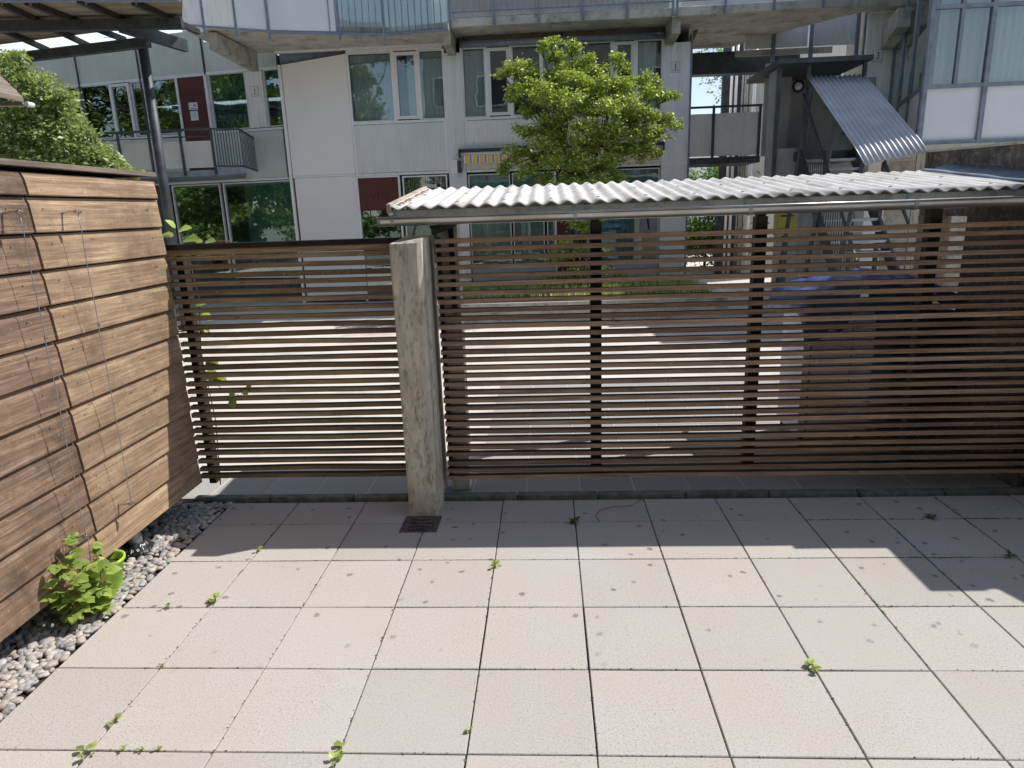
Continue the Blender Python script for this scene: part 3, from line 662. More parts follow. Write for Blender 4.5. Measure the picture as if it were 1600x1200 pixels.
# loggia front behind railing on the upper floor
MB().box(.5,4.95,-.1,-.04,5.9,8.2).build('upper_loggia_panel',M('mauve_panel',(.55,.46,.43),(.47,.39,.37),2,.7),bl)
for i in range(3):
    a,c=Lp[i],Lp[i+1]; sgn=1
    dd=(c-a); tv=Vector((0,0,1)); 
    mt=m_frost if i<2 else m_glassd
    cuts=[0,.33,.66,1] if i==0 else ([0,.6,1] if i==1 else [0,1])
    for k in range(len(cuts)-1):
        p=a.lerp(c,cuts[k]+.012); q=a.lerp(c,cuts[k+1]-.012)
        z0_=5.62 if (i,k)!=(0,0) else 5.50
        MB().prism([(p.x,p.y-.02,z0_),(q.x,q.y-.02,z0_),(q.x,q.y-.02,6.9),(p.x,p.y-.02,6.9)],(0,.02,0)).build('balcony_panel',m_alu2 if (i==0 and k<2) else (m_frost if i<2 and k==0 or i==0 else m_glass),bl)
        MB().box(p.x-.03,p.x+.01,p.y-.06,p.y-.015,5.46,6.9).build('balcony_stanchion',m_steel,bl)
bars=MB()
for i in range(1,3):
    a,c=Lp[i],Lp[i+1]; n=int((c-a).length/.13)
    for k in range(n):
        if i==1 and k<n*.5: continue
        p=a.lerp(c,k/n); bars.tube([(p.x,p.y-.035,5.6),(p.x,p.y-.035,6.9)],.009,5)
    bars.beam((*Lp[i].xy+Vector((0,-.03)),5.58) if False else (Lp[i].x,Lp[i].y-.03,5.58),(Lp[i+1].x,Lp[i+1].y-.03,5.58),.04,.04)
bars.beam((Lp[0].x,Lp[0].y-.03,5.60),(Lp[1].x,Lp[1].y-.03,5.60),.03,.03)
bars.build('balcony_bars',m_steel,bl)
MB().box(.12,.42,-1.02,-.96,5.78,6.9).build('balcony_panel',m_frost,bl)
for i in range(9): pass
curtain(-1.9,.1,5.9,8.2,-.30,m_curt,bl)
# number plates, awning
def numplate(ch,loc,rz,label,size=.17):
    e=empty('house_number_plate',loc,rz,label=label,cat='number plate',group='house number plates')
    b=MB(); w_=.10; h=.11
    b.box(-w_,w_,-.012,0,-h,h); b.build('plate',m_alu2,e)
    bo=MB()
    for a in((-w_,w_,-h,-h+.006),(-w_,w_,h-.006,h),(-w_,-w_+.006,-h,h),(w_-.006,w_,-h,h),(-.07,.07,-.075,-.06)): bo.box(a[0],a[1],-.016,-.0125,a[2],a[3])
    bo.build('border',m_galv,e)
    textmesh('numeral',ch,size,m_dtext,e,(0,-.015,-.05),(R(90),0,0),.002)
p=gz(1055,105); numplate('1',(p.x,CY-.032,p.z),0,'small plate with numeral 1 on the pale corner column right of the tree')
aw=empty('awning',(0,CY,0),label='rolled awning with scalloped grey and yellow striped valance above the teal windows',cat='awning')
ax0,ax1=cx(718,240),cx(1036,228)
MB().box(ax0,ax1,-.22,-.03,3.33,3.38).box(ax0,ax0+.03,-.24,-.03,3.2,3.38).box(ax1-.03,ax1,-.24,-.03,3.2,3.38).build('cover',m_dsteel,aw)
MB().tube([(ax0+.03,-.13,3.27),(ax1-.03,-.13,3.27)],.055,14).build('roller',m_strip,aw,smooth=True)
b=MB(); n=240; rows=[]
xs=[ax0+.08+(ax1-ax0-.12)*i/n for i in range(n+1)]
b.sheet([[(x,-.20,3.245) for x in xs],[(x,-.205+.01*math.sin(x*40),3.09-.035*abs(math.sin(x*math.pi/.17))) for x in xs]])
b.build('valance',m_awn,aw)

# ================================================================ LEFT WING
LA=R(-11); LP=Vector((-3.73,14.28,0)); ld=Vector((math.cos(LA),math.sin(LA),0)); ln=Vector((-ld.y,ld.x,0))
def ls(px,py):
    d=ray(px,py); t=(LP-CP).dot(ln)/d.dot(ln); p=CP+d*t; return (p-LP).dot(ld),p.z
lw=empty('gallery_building',tuple(LP),LA,label='two storey wing with railed gallery and dark red door, left of the large white panel',cat='building')
def lbx(n,m,*a,**k): return MB().box(*a).build(n,m,lw,**k)
HD=5.33; SI=4.08
sx=lambda px,py=150: ls(px,py)[0]
s=[sx(60,150),sx(81,150),sx(124),sx(172,150),sx(204,150),sx(226,150),sx(240,150),sx(279,150),sx(326,150),sx(385,150),sx(414,150),sx(444,150)]
lbx('upper_panel',m_aluL,-9,sx(316,80),0,.08,HD+.03,6.35); lbx('upper_panel',m_aluL,sx(318,80),.05,0,.08,HD+.03,6.0)
b=MB(); strip(b,-9,.05,HD-.02,HD+.03); strip(b,-9,.05,SI-.07,SI-.02); strip(b,-9,.05,2.90,2.95); b.build('cover_strip',m_strip,lw)
for px in(118,215,318): x=sx(px,95); lbx('vertical_trim',m_dsteel,x-.015,x+.015,-.03,0,SI,6.33)
def LW(i0,i1,kind='f',gl=m_glassd,curt=None,cf=(0,1)):
    if kind=='f': window(lw,i0,i1,SI,HD-.02,gl,curt,.018,m_strip,.05,cf)
    else: window(lw,i0,i1,SI-.1,HD-.04,gl,curt,.06,m_white,.02,cf)
LW(s[1],s[2]-.03); LW(s[2]+.03,s[3]); LW(s[3]+.02,s[4],'c'); LW(s[4]+.03,s[5],curt=m_curtt,cf=(.4,1)); LW(s[5]+.05,s[7]-.04)
lbx('upper_panel',m_aluL,-9,s[1]-.02,0,.08,2.96,HD)
dr=MB().box(s[7]+.04,s[8]-.05,-.02,.03,3.05,HD-.04).build('door',m_red,lw)
MB().box(s[7]-.02,s[7]+.04,-.04,.05,3.0,HD-.02).box(s[8]-.05,s[8]+.01,-.04,.05,3.0,HD-.02).box(s[7]+.04,s[8]-.05,-.04,.05,HD-.04,HD).build('frame',m_strip,dr)
MB().box(s[7]+.04,s[8]-.05,-.0225,-.02,4.90,4.905).build('seam',m_dkwood,dr)
LW(s[8]+.03,s[9],curt=m_curtt)
lbx('number_panel',m_alu2,s[9]+.02,s[10]-.02,-.01,.06,SI,HD-.03)
LW(s[10],s[11],curt=m_curt,cf=(.4,1))
lbx('parapet_panel',m_aluL,-9,.02,0,.08,2.96,SI-.08)
for a,c in((270,345),(350,461)):
    window(lw,sx(a,310),sx(c,310),.6,2.88,m_glassd,m_curtt if a>300 else None,.025,m_strip,cf=(.25,1))
lbx('plinth_panel',m_dsteel,-9,.02,0,.08,0,.58); lbx('plinth_panel',m_dsteel,-9,sx(268,310),0,.08,.58,2.89)
MB().box(-9,.05,1.8,6,0,5.6).box(-9,.05,.1,1.8,5.4,5.6).box(-9,.05,.1,1.8,2.86,3.0).build('room_shell',m_room,lw)
# paper notices on the red door
def paper(name,px,py,w_,h,label,lines):
    q,z=ls(px,py); P=LP+ld*q+Vector((0,0,z)) - ln*.024
    e=empty(name,tuple(P),LA,label=label,cat='notice',group='paper notices on the upper door')
    MB().box(-w_/2,w_/2,-.004,0,-h/2,h/2).build('sheet',m_wtext,e)
    b=MB()
    for (a,c,z0,hh) in lines: b.box(a,c,-.0055,-.0042,z0,z0+hh)
    b.build('print',m_dtext,e)
paper('paper_notice',303,166,.24,.16,'upper paper notice, landscape with a dark emblem, on the dark red gallery door',[(-.09,.09,-.06,.012),(.0,.09,-.008,.012),(.03,.06,.01,.012),(.035,.075,.022,.01),(.05,.065,.03,.012)])
paper('paper_notice',305,181,.21,.21,'lower paper notice, upright with faint lines, on the dark red gallery door',[(-.05,.04,.06,.004),(-.06,.03,.03,.004),(-.05,.05,-.01,.004),(-.06,.02,-.04,.004)])
q,z=ls(399,143); P=LP+ld*q+Vector((0,0,z))-ln*.012; numplate('1',tuple(P),LA,'small plate with numeral 1 on the white panel between two left gallery windows')
q,z=ls(72,128); P=LP+ld*q+Vector((0,0,z))
lm=empty('wall_lamp',tuple(P),LA,label='round white bulkhead lamp on the green metal wall above the left bush',cat='lamp')
l1=MB().lathe([(0,.13),(.08,.12),(.125,.08),(.14,.02)],n=20).build('lamp_shade',m_wtext,lm,smooth=True); l2=MB().lathe([(.155,.03),(.16,0)],n=20).build('base',m_dsteel,lm)
for l in(l1,l2): l.rotation_euler=(R(90),0,0)
# gallery
ga=12.5
def G(v): return (v-LP)
def wtl(P):  # world -> wing local
    d=Vector(P)-LP; return Vector((d.dot(ld),d.dot(ln),d.z))
a=wtl((-8.6,12.55,0)); c=wtl((-4.56,12.5,0)); c2=wtl((-4.88,14.2,0)); c1=wtl((-4.15,12.6,0))
b=MB().prism([(a.x,a.y,2.93),(c.x,c.y,2.93),(c.x+.5,c.y+.3,2.97),(c2.x,0,2.97),(a.x,0,2.93)],(0,0,.12)); b.build('gallery_slab',m_steel,lw)
b=MB(); n=6
for k in range(n):
    p=a.lerp(c,k/n+.004); q_=a.lerp(c,(k+1)/n-.004); b.prism([(p.x,p.y,3.10),(q_.x,q_.y,3.10),(q_.x,q_.y,3.63),(p.x,p.y,3.63)],(0,.02,0))
b.build('gallery_panel',M('pale_grey_board',(.50,.51,.50),(.42,.43,.42),1.5,.6),lw)
b=MB()
for k in range(n+1):
    p=a.lerp(c,k/n); b.box(p.x-.02,p.x+.02,p.y-.045,p.y-.005,2.95,3.86)
b.beam((a.x,a.y,3.86),(c.x,c.y,3.86),.045,.045); b.beam((a.x,a.y,3.72),(c.x,c.y,3.72),.02,.02)
cc=Vector((c.x+.42,c.y+.35,0))
for (p,q_) in((c,cc),(cc,Vector((c2.x+.35,0,0)))):
    for z in(3.12,3.86): b.beam((p.x,p.y,z),(q_.x,q_.y,z),.035,.035)
    m_=10
    for k in range(m_+1): u=p.lerp(q_,k/m_); b.tube([(u.x,u.y,3.12),(u.x,u.y,3.86)],.009,5)
b.build('gallery_railing',m_dsteel,lw)
b=MB()
for k in range(9): z=3.18+k*.075; b.tube([(cc.x,cc.y,z),(c2.x+.35,0,z)],.006,5)
b.build('gallery_wires',m_galv,lw)
# canopy
m_poly,t_,p_=start('opal_roof_sheet'); tl_=node(t_,'ShaderNodeBsdfTranslucent'); tl_.inputs[0].default_value=(.85,.92,.93,1); t_.links.new(tl_.outputs[0],t_.nodes['Material Output'].inputs[0])
cp=empty('canopy',(0,0,0),label='dark timber and steel canopy roof on a round post at the upper left',cat='canopy')
pt=at(222,66,10.3); MB().tube([(pt.x,10.3,0),(pt.x,10.3,pt.z)],.082,20).build('post',m_dsteel,cp,smooth=True)
zA=5.16; A0,A1=atz(-150,44,zA),atz(285,37,zA)
MB().beam(A0,A1,.12,.16).build('beam',m_dsteel,cp)
B0=atz(-160,114,4.98); B1=atz(232,66,4.98); MB().beam(B0,B1,.12,.15).build('beam',m_dsteel,cp)
K0=atz(188,40,5.12); K1=atz(290,72,5.12); MB().beam(K0,K1,.10,.20).build('knee_beam',m_dsteel,cp)
zR=5.30
O0,O1=atz(-150,0,zR),atz(285,-2,zR)
C0=atz(-170,82,zR); C1=atz(285,28,zR)
D0=atz(-150,100,zR+.03); D1=atz(285,55,zR+.03)
# roof deck: plank sheet from outer edge to line C, glazing strip beyond
def bil(a,b,c,d,u,v): return a.lerp(b,u).lerp(c.lerp(d,u),v)
rc0,rc1=atz(-150,89,zR),atz(285,34,zR)
NP=26; b=MB()
for k in range(NP):
    v0=k/NP+.002; v1=(k+1)/NP-.002
    b.prism([bil(O0,O1,rc0,rc1,0,v0),bil(O0,O1,rc0,rc1,1,v0),bil(O0,O1,rc0,rc1,1,v1),bil(O0,O1,rc0,rc1,0,v1)],(0,0,.03))
b.build('roof_planks',wood('canopy_plank',(.36,.31,.24),(.20,.17,.125),'X',.2,knots=False),cp)
b=MB()
for (a_,b_) in(((-90,5),(75,78)),((-10,0),(140,72)),((41,3),(195,62)),((123,0),(250,58)),((208,3),(310,50)),((-160,20),(-20,92)),((-230,20),(-90,100))):
    b.beam(atz(*a_,zR-.05),atz(*b_,zR-.05),.07,.09)
b.build('rafter',m_dkwood,cp)
e0,e1=atz(-150,102,zR+.01),atz(285,50,zR+.01)
MB().prism([rc0+Vector((0,.01,.02)),rc1+Vector((0,.01,.02)),e1,e0],(0,0,.008)).build('skylight_strip',m_poly,cp)
MB().beam(O0+Vector((0,-.1,.02)),O1+Vector((0,-.1,.02)),.10,.16).build('edge_gutter',m_steel,cp)
# small roof corner at far left
rf=empty('lean_to_roof',(0,0,0),label='corner of a weathered brown timber roof in front of the bush at the left edge',cat='roof')
a,c=at(-90,30,3.2),at(36,152,3.2)
MB().prism([a,c,c+Vector((0,0,-.035)),a+Vector((0,0,-.035))],(0,-1.2,0)).build('roof_board',m_cap,rf)
a2=at(-90,168,3.2); MB().prism([c+Vector((-.005,-.02,-.036)),c+Vector((.01,-.02,-.06)),a2+Vector((0,-.02,.0)),a2+Vector((0,-.02,.06))],(0,.05,0)).build('eaves_board',m_cap,rf)
MB().tube([c+Vector((.03,-.02,-.05)),c+Vector((.03,.05,-.05))],.018,12).build('pipe_end',m_wtext,rf)

# ================================================================ PASSAGE, BRIDGE, RIGHT SIDE
br=empty('footbridge',(0,0,0),label='metal panelled footbridge with dark rail crossing the gap right of the tree',cat='footbridge')
by=16.0; x0,x1=5.5,at(1189,200,by).x
for a,c in((x0,at(1114,200,by).x-.03),(at(1114,200,by).x+.03,x1)): MB().box(a,c,by,by+.03,3.17,4.17).build('side_panel',m_alu,br)
b=MB()
for px in(1114,1186): x=at(px,200,by).x; b.box(x-.03,x+.03,by-.05,by,3.0,4.32)
b.beam((x0,by-.02,4.32),(x1,by-.02,4.32),.05,.05); b.build('railing',m_dsteel,br)
MB().box(x0,x1,by+.04,by+1.4,2.98,3.14).box(x0,x1,by-.06,by+.04,2.98,3.12).build('deck',m_dsteel,br)
MB().box(x0,x1+.8,by-.1,by+.25,5.06,5.55).build('upper_deck',m_dsteel,br)
sb=empty('upper_walkway',(0,0,0),label='weathered concrete walkway slab with bar railing spanning from balcony to the right building',cat='walkway')
u0=at(1062,40,13.1); z_=5.69
MB().prism([(5.02,13.08,z_),(8.9,13.0,z_+.02),(8.9,13.5,z_+.02),(7.9,14.6,z_),(6.9,16.2,z_),(5.3,16.2,z_)],(0,0,.17)).build('slab',m_soff,sb,bevel=.015)
railing([(5.05,13.06,0),(8.85,12.98,0)],5.86,6.85,.95,par=sb)
MB().beam((5.52,15.2,5.1),(5.95,13.05,6.5),.05,.05).build('brace',m_dsteel,sb)
MB().box(5.15,8.8,13.12,13.14,5.88,6.02).build('kickboard',m_frost,sb)
st=empty('stair_tower',(0,0,0),label='dark grey stair enclosure with steps and sloping corrugated metal roof left of the bay windows',cat='staircase')
# sloping roof
T0=at(1260,120,11); T1=at(1350,117,11); Q0=at(1350,254,8.5); Q1=at(1450,234,8.5)
nu,nv=130,8; P=[]
for j in range(nv+1):
    v=j/nv; row=[]
    for i in range(nu+1):
        u=i/nu; p=T0.lerp(T1,u).lerp(Q0.lerp(Q1,u),v); row.append((p.x,p.y,p.z+.018*math.cos(u*2*math.pi*12)-(.03 if v>.93 else 0)))
    P.append(row)
MB().sheet(P).build('roof_sheet',M('zinc_corrugated',(.60,.60,.60),(.48,.48,.49),2.5,.5,.35),st,smooth=True,solid=.006)
b=MB()
for t in(.05,.35,.65,.93): a=T0.lerp(Q0,t); c=T1.lerp(Q1,t); b.beam(a+Vector((0,0,-.07)),c+Vector((0,0,-.07)),.05,.06)
b.build('roof_batten',m_dsteel,st)
b=MB()
for t in(.06,.5,.95):
    a=T0.lerp(Q0,t); b.beam(a+Vector((.05,0,-.08)),(a.x-.25,a.y+.25,max(0,a.z-3.6)),.06,.06)
    c=T1.lerp(Q1,t); b.beam(c+Vector((-.05,0,-.08)),(c.x-.05,c.y,0.0),.06,.06)
b.build('support_post',m_dsteel,st)
# flight
b=MB(); NS=16
for k in range(NS):
    v=k/(NS-1); y=8.3+2.6*v; z=.17*(k+1); b.box(6.95,7.85,y-.15,y+.15,z-.045,z)
b.build('tread',m_galv,st)
b=MB()
for x in(6.93,7.87): b.beam((x,8.2,.02),(x,11.0,2.85),.05,.22); b.beam((x,8.2,1.05),(x,11.0,3.85),.035,.035); b.beam((x,8.2,.05),(x,8.2,1.05),.035,.035)
for k in range(30):
    v=k/29; b.tube([(6.93,8.25+2.7*v,.15+2.75*v),(6.93,8.25+2.7*v,1.05+2.78*v)],.008,5)
b.build('stair_railing',m_dsteel,st)
grey=M('grey_cladding',(.34,.355,.35),(.25,.26,.255),2,.6,.2)  # even grey for the stair enclosure's cladding
MB().box(6.9,8.2,11.05,12.6,2.72,2.88).build('landing',m_dsteel,st)
MB().box(6.55,6.60,11.2,11.75,2.0,4.33).build('side_wall',grey,st); MB().box(6.66,7.15,12.3,12.4,2.9,4.6).build('back_wall',grey,st)
MB().box(7.15,8.93,12.7,12.8,0,4.34).build('back_wall',M('grey_board',(.34,.34,.33),(.28,.28,.27),2,.6),st)
MB().box(6.45,8.05,10.9,12.9,4.34,4.42).build('tower_roof',m_dsteel,st)
b=MB().box(6.52,6.58,11.15,11.22,1.9,4.34).box(7.02,7.08,11.1,11.16,1.9,4.34).box(7.92,7.98,10.95,11.01,3.6,4.34).box(6.52,7.05,11.15,11.2,2.35,2.42)
b.build('frame_post',m_dsteel,st)
MB().box(6.60,7.04,11.2,11.22,2.45,2.95).build('stair_panel',grey,st); MB().box(6.62,7.0,11.23,11.24,1.95,2.3).build('stair_panel',m_brown,st)
b=MB()
wn=MB().box(6.6,6.64,11.3,11.7,3.4,4.1).build('window',m_dsteel,st); MB().box(6.64,6.65,11.34,11.66,3.45,4.05).build('pane',m_glass,wn)
MB().prism([(7.0,8.0,0),(7.0,11.0,0),(7.0,11.0,2.6)],(.02,0,0)).build('stair_cheek',grey,st)
p=at(1248,135,12.4); lm=empty('wall_lamp',tuple(p),R(-30),label='round dark wall lamp on the stair enclosure beside the top of the sloping roof',cat='lamp')
l1=MB().lathe([(0,.05),(.07,.05),(.115,.04),(.12,0)],n=20).build('lamp_shade',m_bin,lm,smooth=True); l1.rotation_euler=(R(90),0,0)
l1=MB().lathe([(0,.075),(.04,.07),(.07,.052)],n=20).build('diffuser',m_frost,lm,smooth=True); l1.rotation_euler=(R(90),0,0)
# bins / letterbox yellow
p=at(1228,350,12); lb=empty('letterbox',(p.x,12,0),label='yellow box on a stand below the stair enclosure',cat='letterbox')
MB().box(-.2,.16,-.1,.15,1.35,1.95).build('body',m_yel,lb,bevel=.01); MB().box(-.14,.10,-.104,-.1,1.72,1.75).build('slot',m_dkwood,lb); MB().box(-.05,.05,-.03,.03,0,1.35).build('leg',m_dsteel,lb)
# right building
rb=empty('bay_building',(0,0,0),label='building with house number 3 and a steel framed glazed bay at the upper right',cat='building')
bx0=8.52; byf=10.0
zb=2.96; zd=at(1500,134,byf).z; zt_=at(1500,12,byf).z
bxs=[8.52,at(1490,80,byf).x,at(1546,80,byf).x,11.2,12.2]
b=MB()
for i,x in enumerate([8.50,at(1545,80,byf).x,11.2,12.3]): b.box(x-.035,x+.035,byf-.04,byf+.05,zb-.12,6.3)
x=at(1497,80,byf).x; b.box(x-.025,x+.025,byf-.03,byf+.04,zd,6.3)
for z in(zb-.09,zd,zt_+.02,6.3): b.box(8.50,12.3,byf-.035,byf+.04,z-.03,z+.03)
fr=b.build('bay_frame',m_steel,rb)
MB().box(8.54,12.25,byf,byf+.006,zd+.03,6.3).build('glazing',glassmat('curtained_glass',(.93,.95,.95),.02),rb)
curtain(8.7,12.2,zd+.02,6.2,byf+.15,M('white_net_curtain',(.86,.87,.87),(.74,.76,.76),3,.9,stretch=(1,1,.1)),rb)
MB().box(8.54,12.25,byf+.01,byf+.03,zb-.06,zd-.03).build('frosted_panel',m_frost,rb)
MB().box(8.54,12.25,byf-.06,byf+.05,zb-.20,zb-.12).box(8.6,12.3,byf+.05,13.4,zb-.2,zb-.05).build('bay_sill',m_soff,rb)
# left side of the bay, angled back
sA=Vector((8.48,10.0,0)); sB=Vector((9.50,13.28,0))
b=MB()
for t in(0,.33,.66,1): p=sA.lerp(sB,t); b.box(p.x-.03,p.x+.03,p.y-.03,p.y+.03,zb-.1,6.3)
for z in(zb-.08,zd,6.3): b.beam((*sA.xy,z),(*sB.xy,z),.05,.06)
b.build('side_frame',m_steel,rb)
MB().prism([(*sA.xy,zd+.02),(*sB.xy,zd+.02),(*sB.xy,6.3),(*sA.xy,6.3)],(.01,0,0)).build('side_glazing',m_glassd,rb)
MB().prism([(*sA.xy,zb-.08),(*sB.xy,zb-.08),(*sB.xy,zd-.02),(*sA.xy,zd-.02)],(.02,0,0)).build('side_panel',m_frost,rb)
MB().box(8.94,9.6,13.3,13.39,0,5.64).build('number_wall',m_alu2,rb)
MB().box(9.62,13,13.4,16,0,8.4).box(9.2,12.4,11.2,11.3,zb,6.3).box(8.6,12.4,10.0,13.3,6.35,6.6).build('core_wall',m_concw,rb)
MB().prism([(8.70,11.6,4.98),(9.22,13.3,4.93),(9.22,13.3,5.4),(8.70,11.6,5.3)],(.25,0,0)).build('concrete_bracket',m_concw,rb,bevel=.01)
MB().box(8.5,13,12.9,13.3,5.65,5.9).build('balcony_slab',m_soff,rb)
p=at(1371,87,13.29); numplate('3',(p.x,13.285,p.z),0,'small plate with numeral 3 on the wall beside the glazed bay',.17)
# upper panels behind the walkway
b=MB()
pz=at(1200,75,15).z
for pa,pb_ in((1165,1207),(1210,1262),(1272,1335)):
    b.box(at(pa,60,15).x,at(pb_,60,15).x,15,15.05,pz+(.0),pz+1.6)
b.build('upper_balcony_panel',m_alu,rb)
MB().box(at(1150,60,15).x,8.9,14.98,15.02,pz-.16,pz-.03).build('upper_balcony_slab',m_soff,rb)
b=MB()
for px in(1208,1267,1338,1350): x=at(px,60,15).x; b.box(x-.04,x+.04,14.93,14.99,pz-.3,pz+1.6)
b.build('upper_balcony_post',m_steel,rb)
# far block with pipes
fb=empty('far_block',(0,0,0),label='far pale wall seen through the gap behind the bundle of downpipes',cat='building')
fx0=at(1166,200,18.5).x; MB().box(fx0,12,18.5,18.8,0,8).build('wall',m_alu2,fb)
MB().box(at(1128,200,18.2).x,fx0,18.35,18.45,0,7).build('recess_panel',m_dsteel,fb)
lab=['leftmost bright vertical downpipe beside the patch of sky','second bright downpipe from the patch of sky','slim grey pipe between bright and broad downpipes','broad grey pipe in the middle of the pipe bundle','rightmost pale pipe of the bundle next to the far wall']
for i,(pa,pb_,mm) in enumerate(((1134.5,1138.5,m_strip),(1141.5,1146,m_strip),(1152,1155,m_galv),(1156,1163,m_concw),(1167,1173,m_strip))):
    xa,xb=at(pa,200,18.2).x,at(pb_,200,18.2).x; e=MB().tube([((xa+xb)/2,18.2-.1*(i==4)-.25,0),((xa+xb)/2,18.2-.1*(i==4)-.25,7)],(xb-xa)/2,14)
    o=e.build('downpipe',mm,None,smooth=True); tag(o,lab[i],'pipe','vertical pipes in the gap')

# ================================================================ PLANTER, TREES
pl=empty('planter',(0,0,0),label='long low concrete planter with pale rim in the courtyard below the tree',cat='planter')
MB().box(.25,5.54,10.05,10.2,0,.40).box(5.39,5.54,10.2,13.2,0,.40).box(.25,.40,10.2,13.2,0,.40).build('wall',m_concw,pl)
MB().box(.22,5.58,10.0,10.25,.402,.455).box(5.35,5.58,10.25,13.2,.402,.455).build('rim',m_strip,pl,bevel=.01)
MB().box(.40,5.39,10.2,13.2,.2,.42).build('soil',m_soil,pl)
n=5200; P=np.stack([rng.uniform(.4,5.35,n),rng.uniform(10.22,13.1,n),np.full(n,.42)],1)
a=rng.uniform(0,6.28,n); h=rng.uniform(.06,.26,n)*(1-.4*(P[:,0]<2)); t_=np.stack([np.cos(a),np.sin(a),np.zeros(n)],1)
V=np.stack([P-t_*.012,P+t_*.012,P+np.stack([rng.normal(0,.05,n),rng.normal(0,.05,n),h],1)],1)
tag(npmesh('planter_grass',V.reshape(-1,3),np.arange(3*n).reshape(-1,3),leafmat('grass_blade',(.30,.34,.13),(.14,.18,.06),(.8,.8,.4))),'rough grass growing in the long planter','grass',kind='stuff')
def tree(name,clumps,base,fork,leafsize,nper,mat,label,cat,rad=.32,flat=.62,stems=1,trad=.05,group=None,up=.8):
    e=empty(name,base,label=label,cat=cat)
    if group: e['group']=group
    e.location=(0,0,0)
    tb=MB(); fk=[Vector(f) for f in fork]
    for i,f in enumerate(fk):
        b0=Vector(base)+Vector((.08*math.cos(i*2.1),.08*math.sin(i*2.1),0)) if len(fk)>1 else Vector(base)
        mid=b0.lerp(f,.5)+Vector((random.uniform(-.06,.06),random.uniform(-.06,.06),0)); tb.tube([b0,mid,f],trad,8,trad*.7)
    pos=[];out=[]
    for (c,rr) in clumps:
        c=Vector(c); f=min(fk,key=lambda q:(q-c).length); d=c-f
        m1=f+d*.35+Vector((0,0,-.06))+Vector((random.uniform(-.08,.08),)*3); m2=f+d*.72+Vector((random.uniform(-.08,.08),)*3)
        tb.tube([f,m1,m2,c+Vector((0,0,rr*.2))],trad*.45,5,trad*.1)
        for _ in range(5):
            q=c+Vector((random.uniform(-1,1),random.uniform(-1,1),random.uniform(-.4,.5)))*rr*.8; tb.tube([m2.lerp(c,.5),q],trad*.13,4,trad*.05)
        k=int(nper*(rr/rad)**2)
        # sub-sprays give each clump an uneven edge
        ns=9; sc=rng.normal(0,1,(ns,3)); sc/=np.linalg.norm(sc,axis=1)[:,None]; sc*=rng.uniform(.35,1.0,(ns,1))*rr; sc[:,2]*=flat
        pick=rng.integers(0,ns,k); pp=sc[pick]+rng.normal(0,.24,(k,3))*rr*np.array([1,1,.6]); pp=pp+np.array(c)
        pos.append(pp); out.append((pp-np.array(c))/rr*.6)
    tb.build('trunk' if len(fk)<3 or name!='elder_bush' else 'branches',m_bark,e)
    leaves('crown',np.concatenate(pos),leafsize,mat,e,up,True,np.concatenate(out))
    return e
# clump centres: (px,py,depth,radius) around the courtyard tree
CL=[(893,72,11.0,.20),(910,95,11.1,.26),(862,66,10.9,.18),(870,90,11.2,.24),(845,75,11,.12),(965,92,10.9,.18),(975,105,11,.15),(935,110,11.4,.28),(900,125,10.7,.32),(860,120,10.8,.32),(825,110,10.8,.28),(795,108,10.9,.22),(785,118,11,.15),(815,135,10.6,.30),(850,145,10.4,.34),
 (890,155,10.3,.36),(930,140,10.5,.34),(970,135,10.7,.32),(1000,125,11,.24),(1010,145,10.9,.28),(1035,145,11,.22),(1020,130,11.3,.16),(1050,150,11.1,.16),(980,165,10.4,.34),(940,175,10.2,.36),(1010,180,10.7,.28),(1040,190,10.9,.24),(1058,195,11.1,.14),(1030,210,10.8,.2),(1000,205,10.6,.30),(960,210,10.3,.34),
 (910,205,10.2,.36),(870,190,10.5,.32),(835,170,10.8,.26),(820,205,10.6,.26),(850,225,10.4,.32),(810,235,10.6,.26),(795,255,10.7,.22),(785,268,10.8,.14),(825,265,10.5,.26),(870,255,10.3,.34),(915,245,10.2,.32),(960,250,10.4,.28),(1000,235,10.6,.24),(1020,240,10.7,.18),(850,282,10.5,.22),(890,290,10.3,.30),(930,285,10.3,.28),(960,278,10.5,.2),(1005,248,10.8,.12),
 (880,330,10.5,.28),(910,350,10.4,.28),(935,335,10.5,.24),(895,385,10.5,.30),(930,390,10.6,.24),(870,400,10.6,.26),(905,425,10.5,.30),(940,425,10.6,.22),(865,435,10.7,.24),(900,455,10.4,.24),(965,430,10.8,.18),(890,110,11.8,.3),(950,170,12,.34),(850,200,12,.34),(900,250,11.8,.34),
 (880,215,10.6,.3),(930,225,10.5,.3),(975,230,10.7,.28),(840,250,10.8,.26),(900,270,10.6,.26),(945,262,10.7,.26),(985,190,11,.3),(865,140,11,.3),(925,165,10.8,.3),(800,150,11,.2),(1010,225,11,.22)]
cl=[(tuple(at(x,y,Y+.95)),r*.98) for x,y,Y,r in CL]
tree('maple_tree',cl,(2.98,11.95,.42),[tuple(at(905,270,11.85)),tuple(at(880,215,11.95)),tuple(at(935,220,11.95)),tuple(at(900,390,11.95))],.064,900,m_leaf,'small bushy yellow green tree growing in the planter in front of the building','tree',trad=.05)
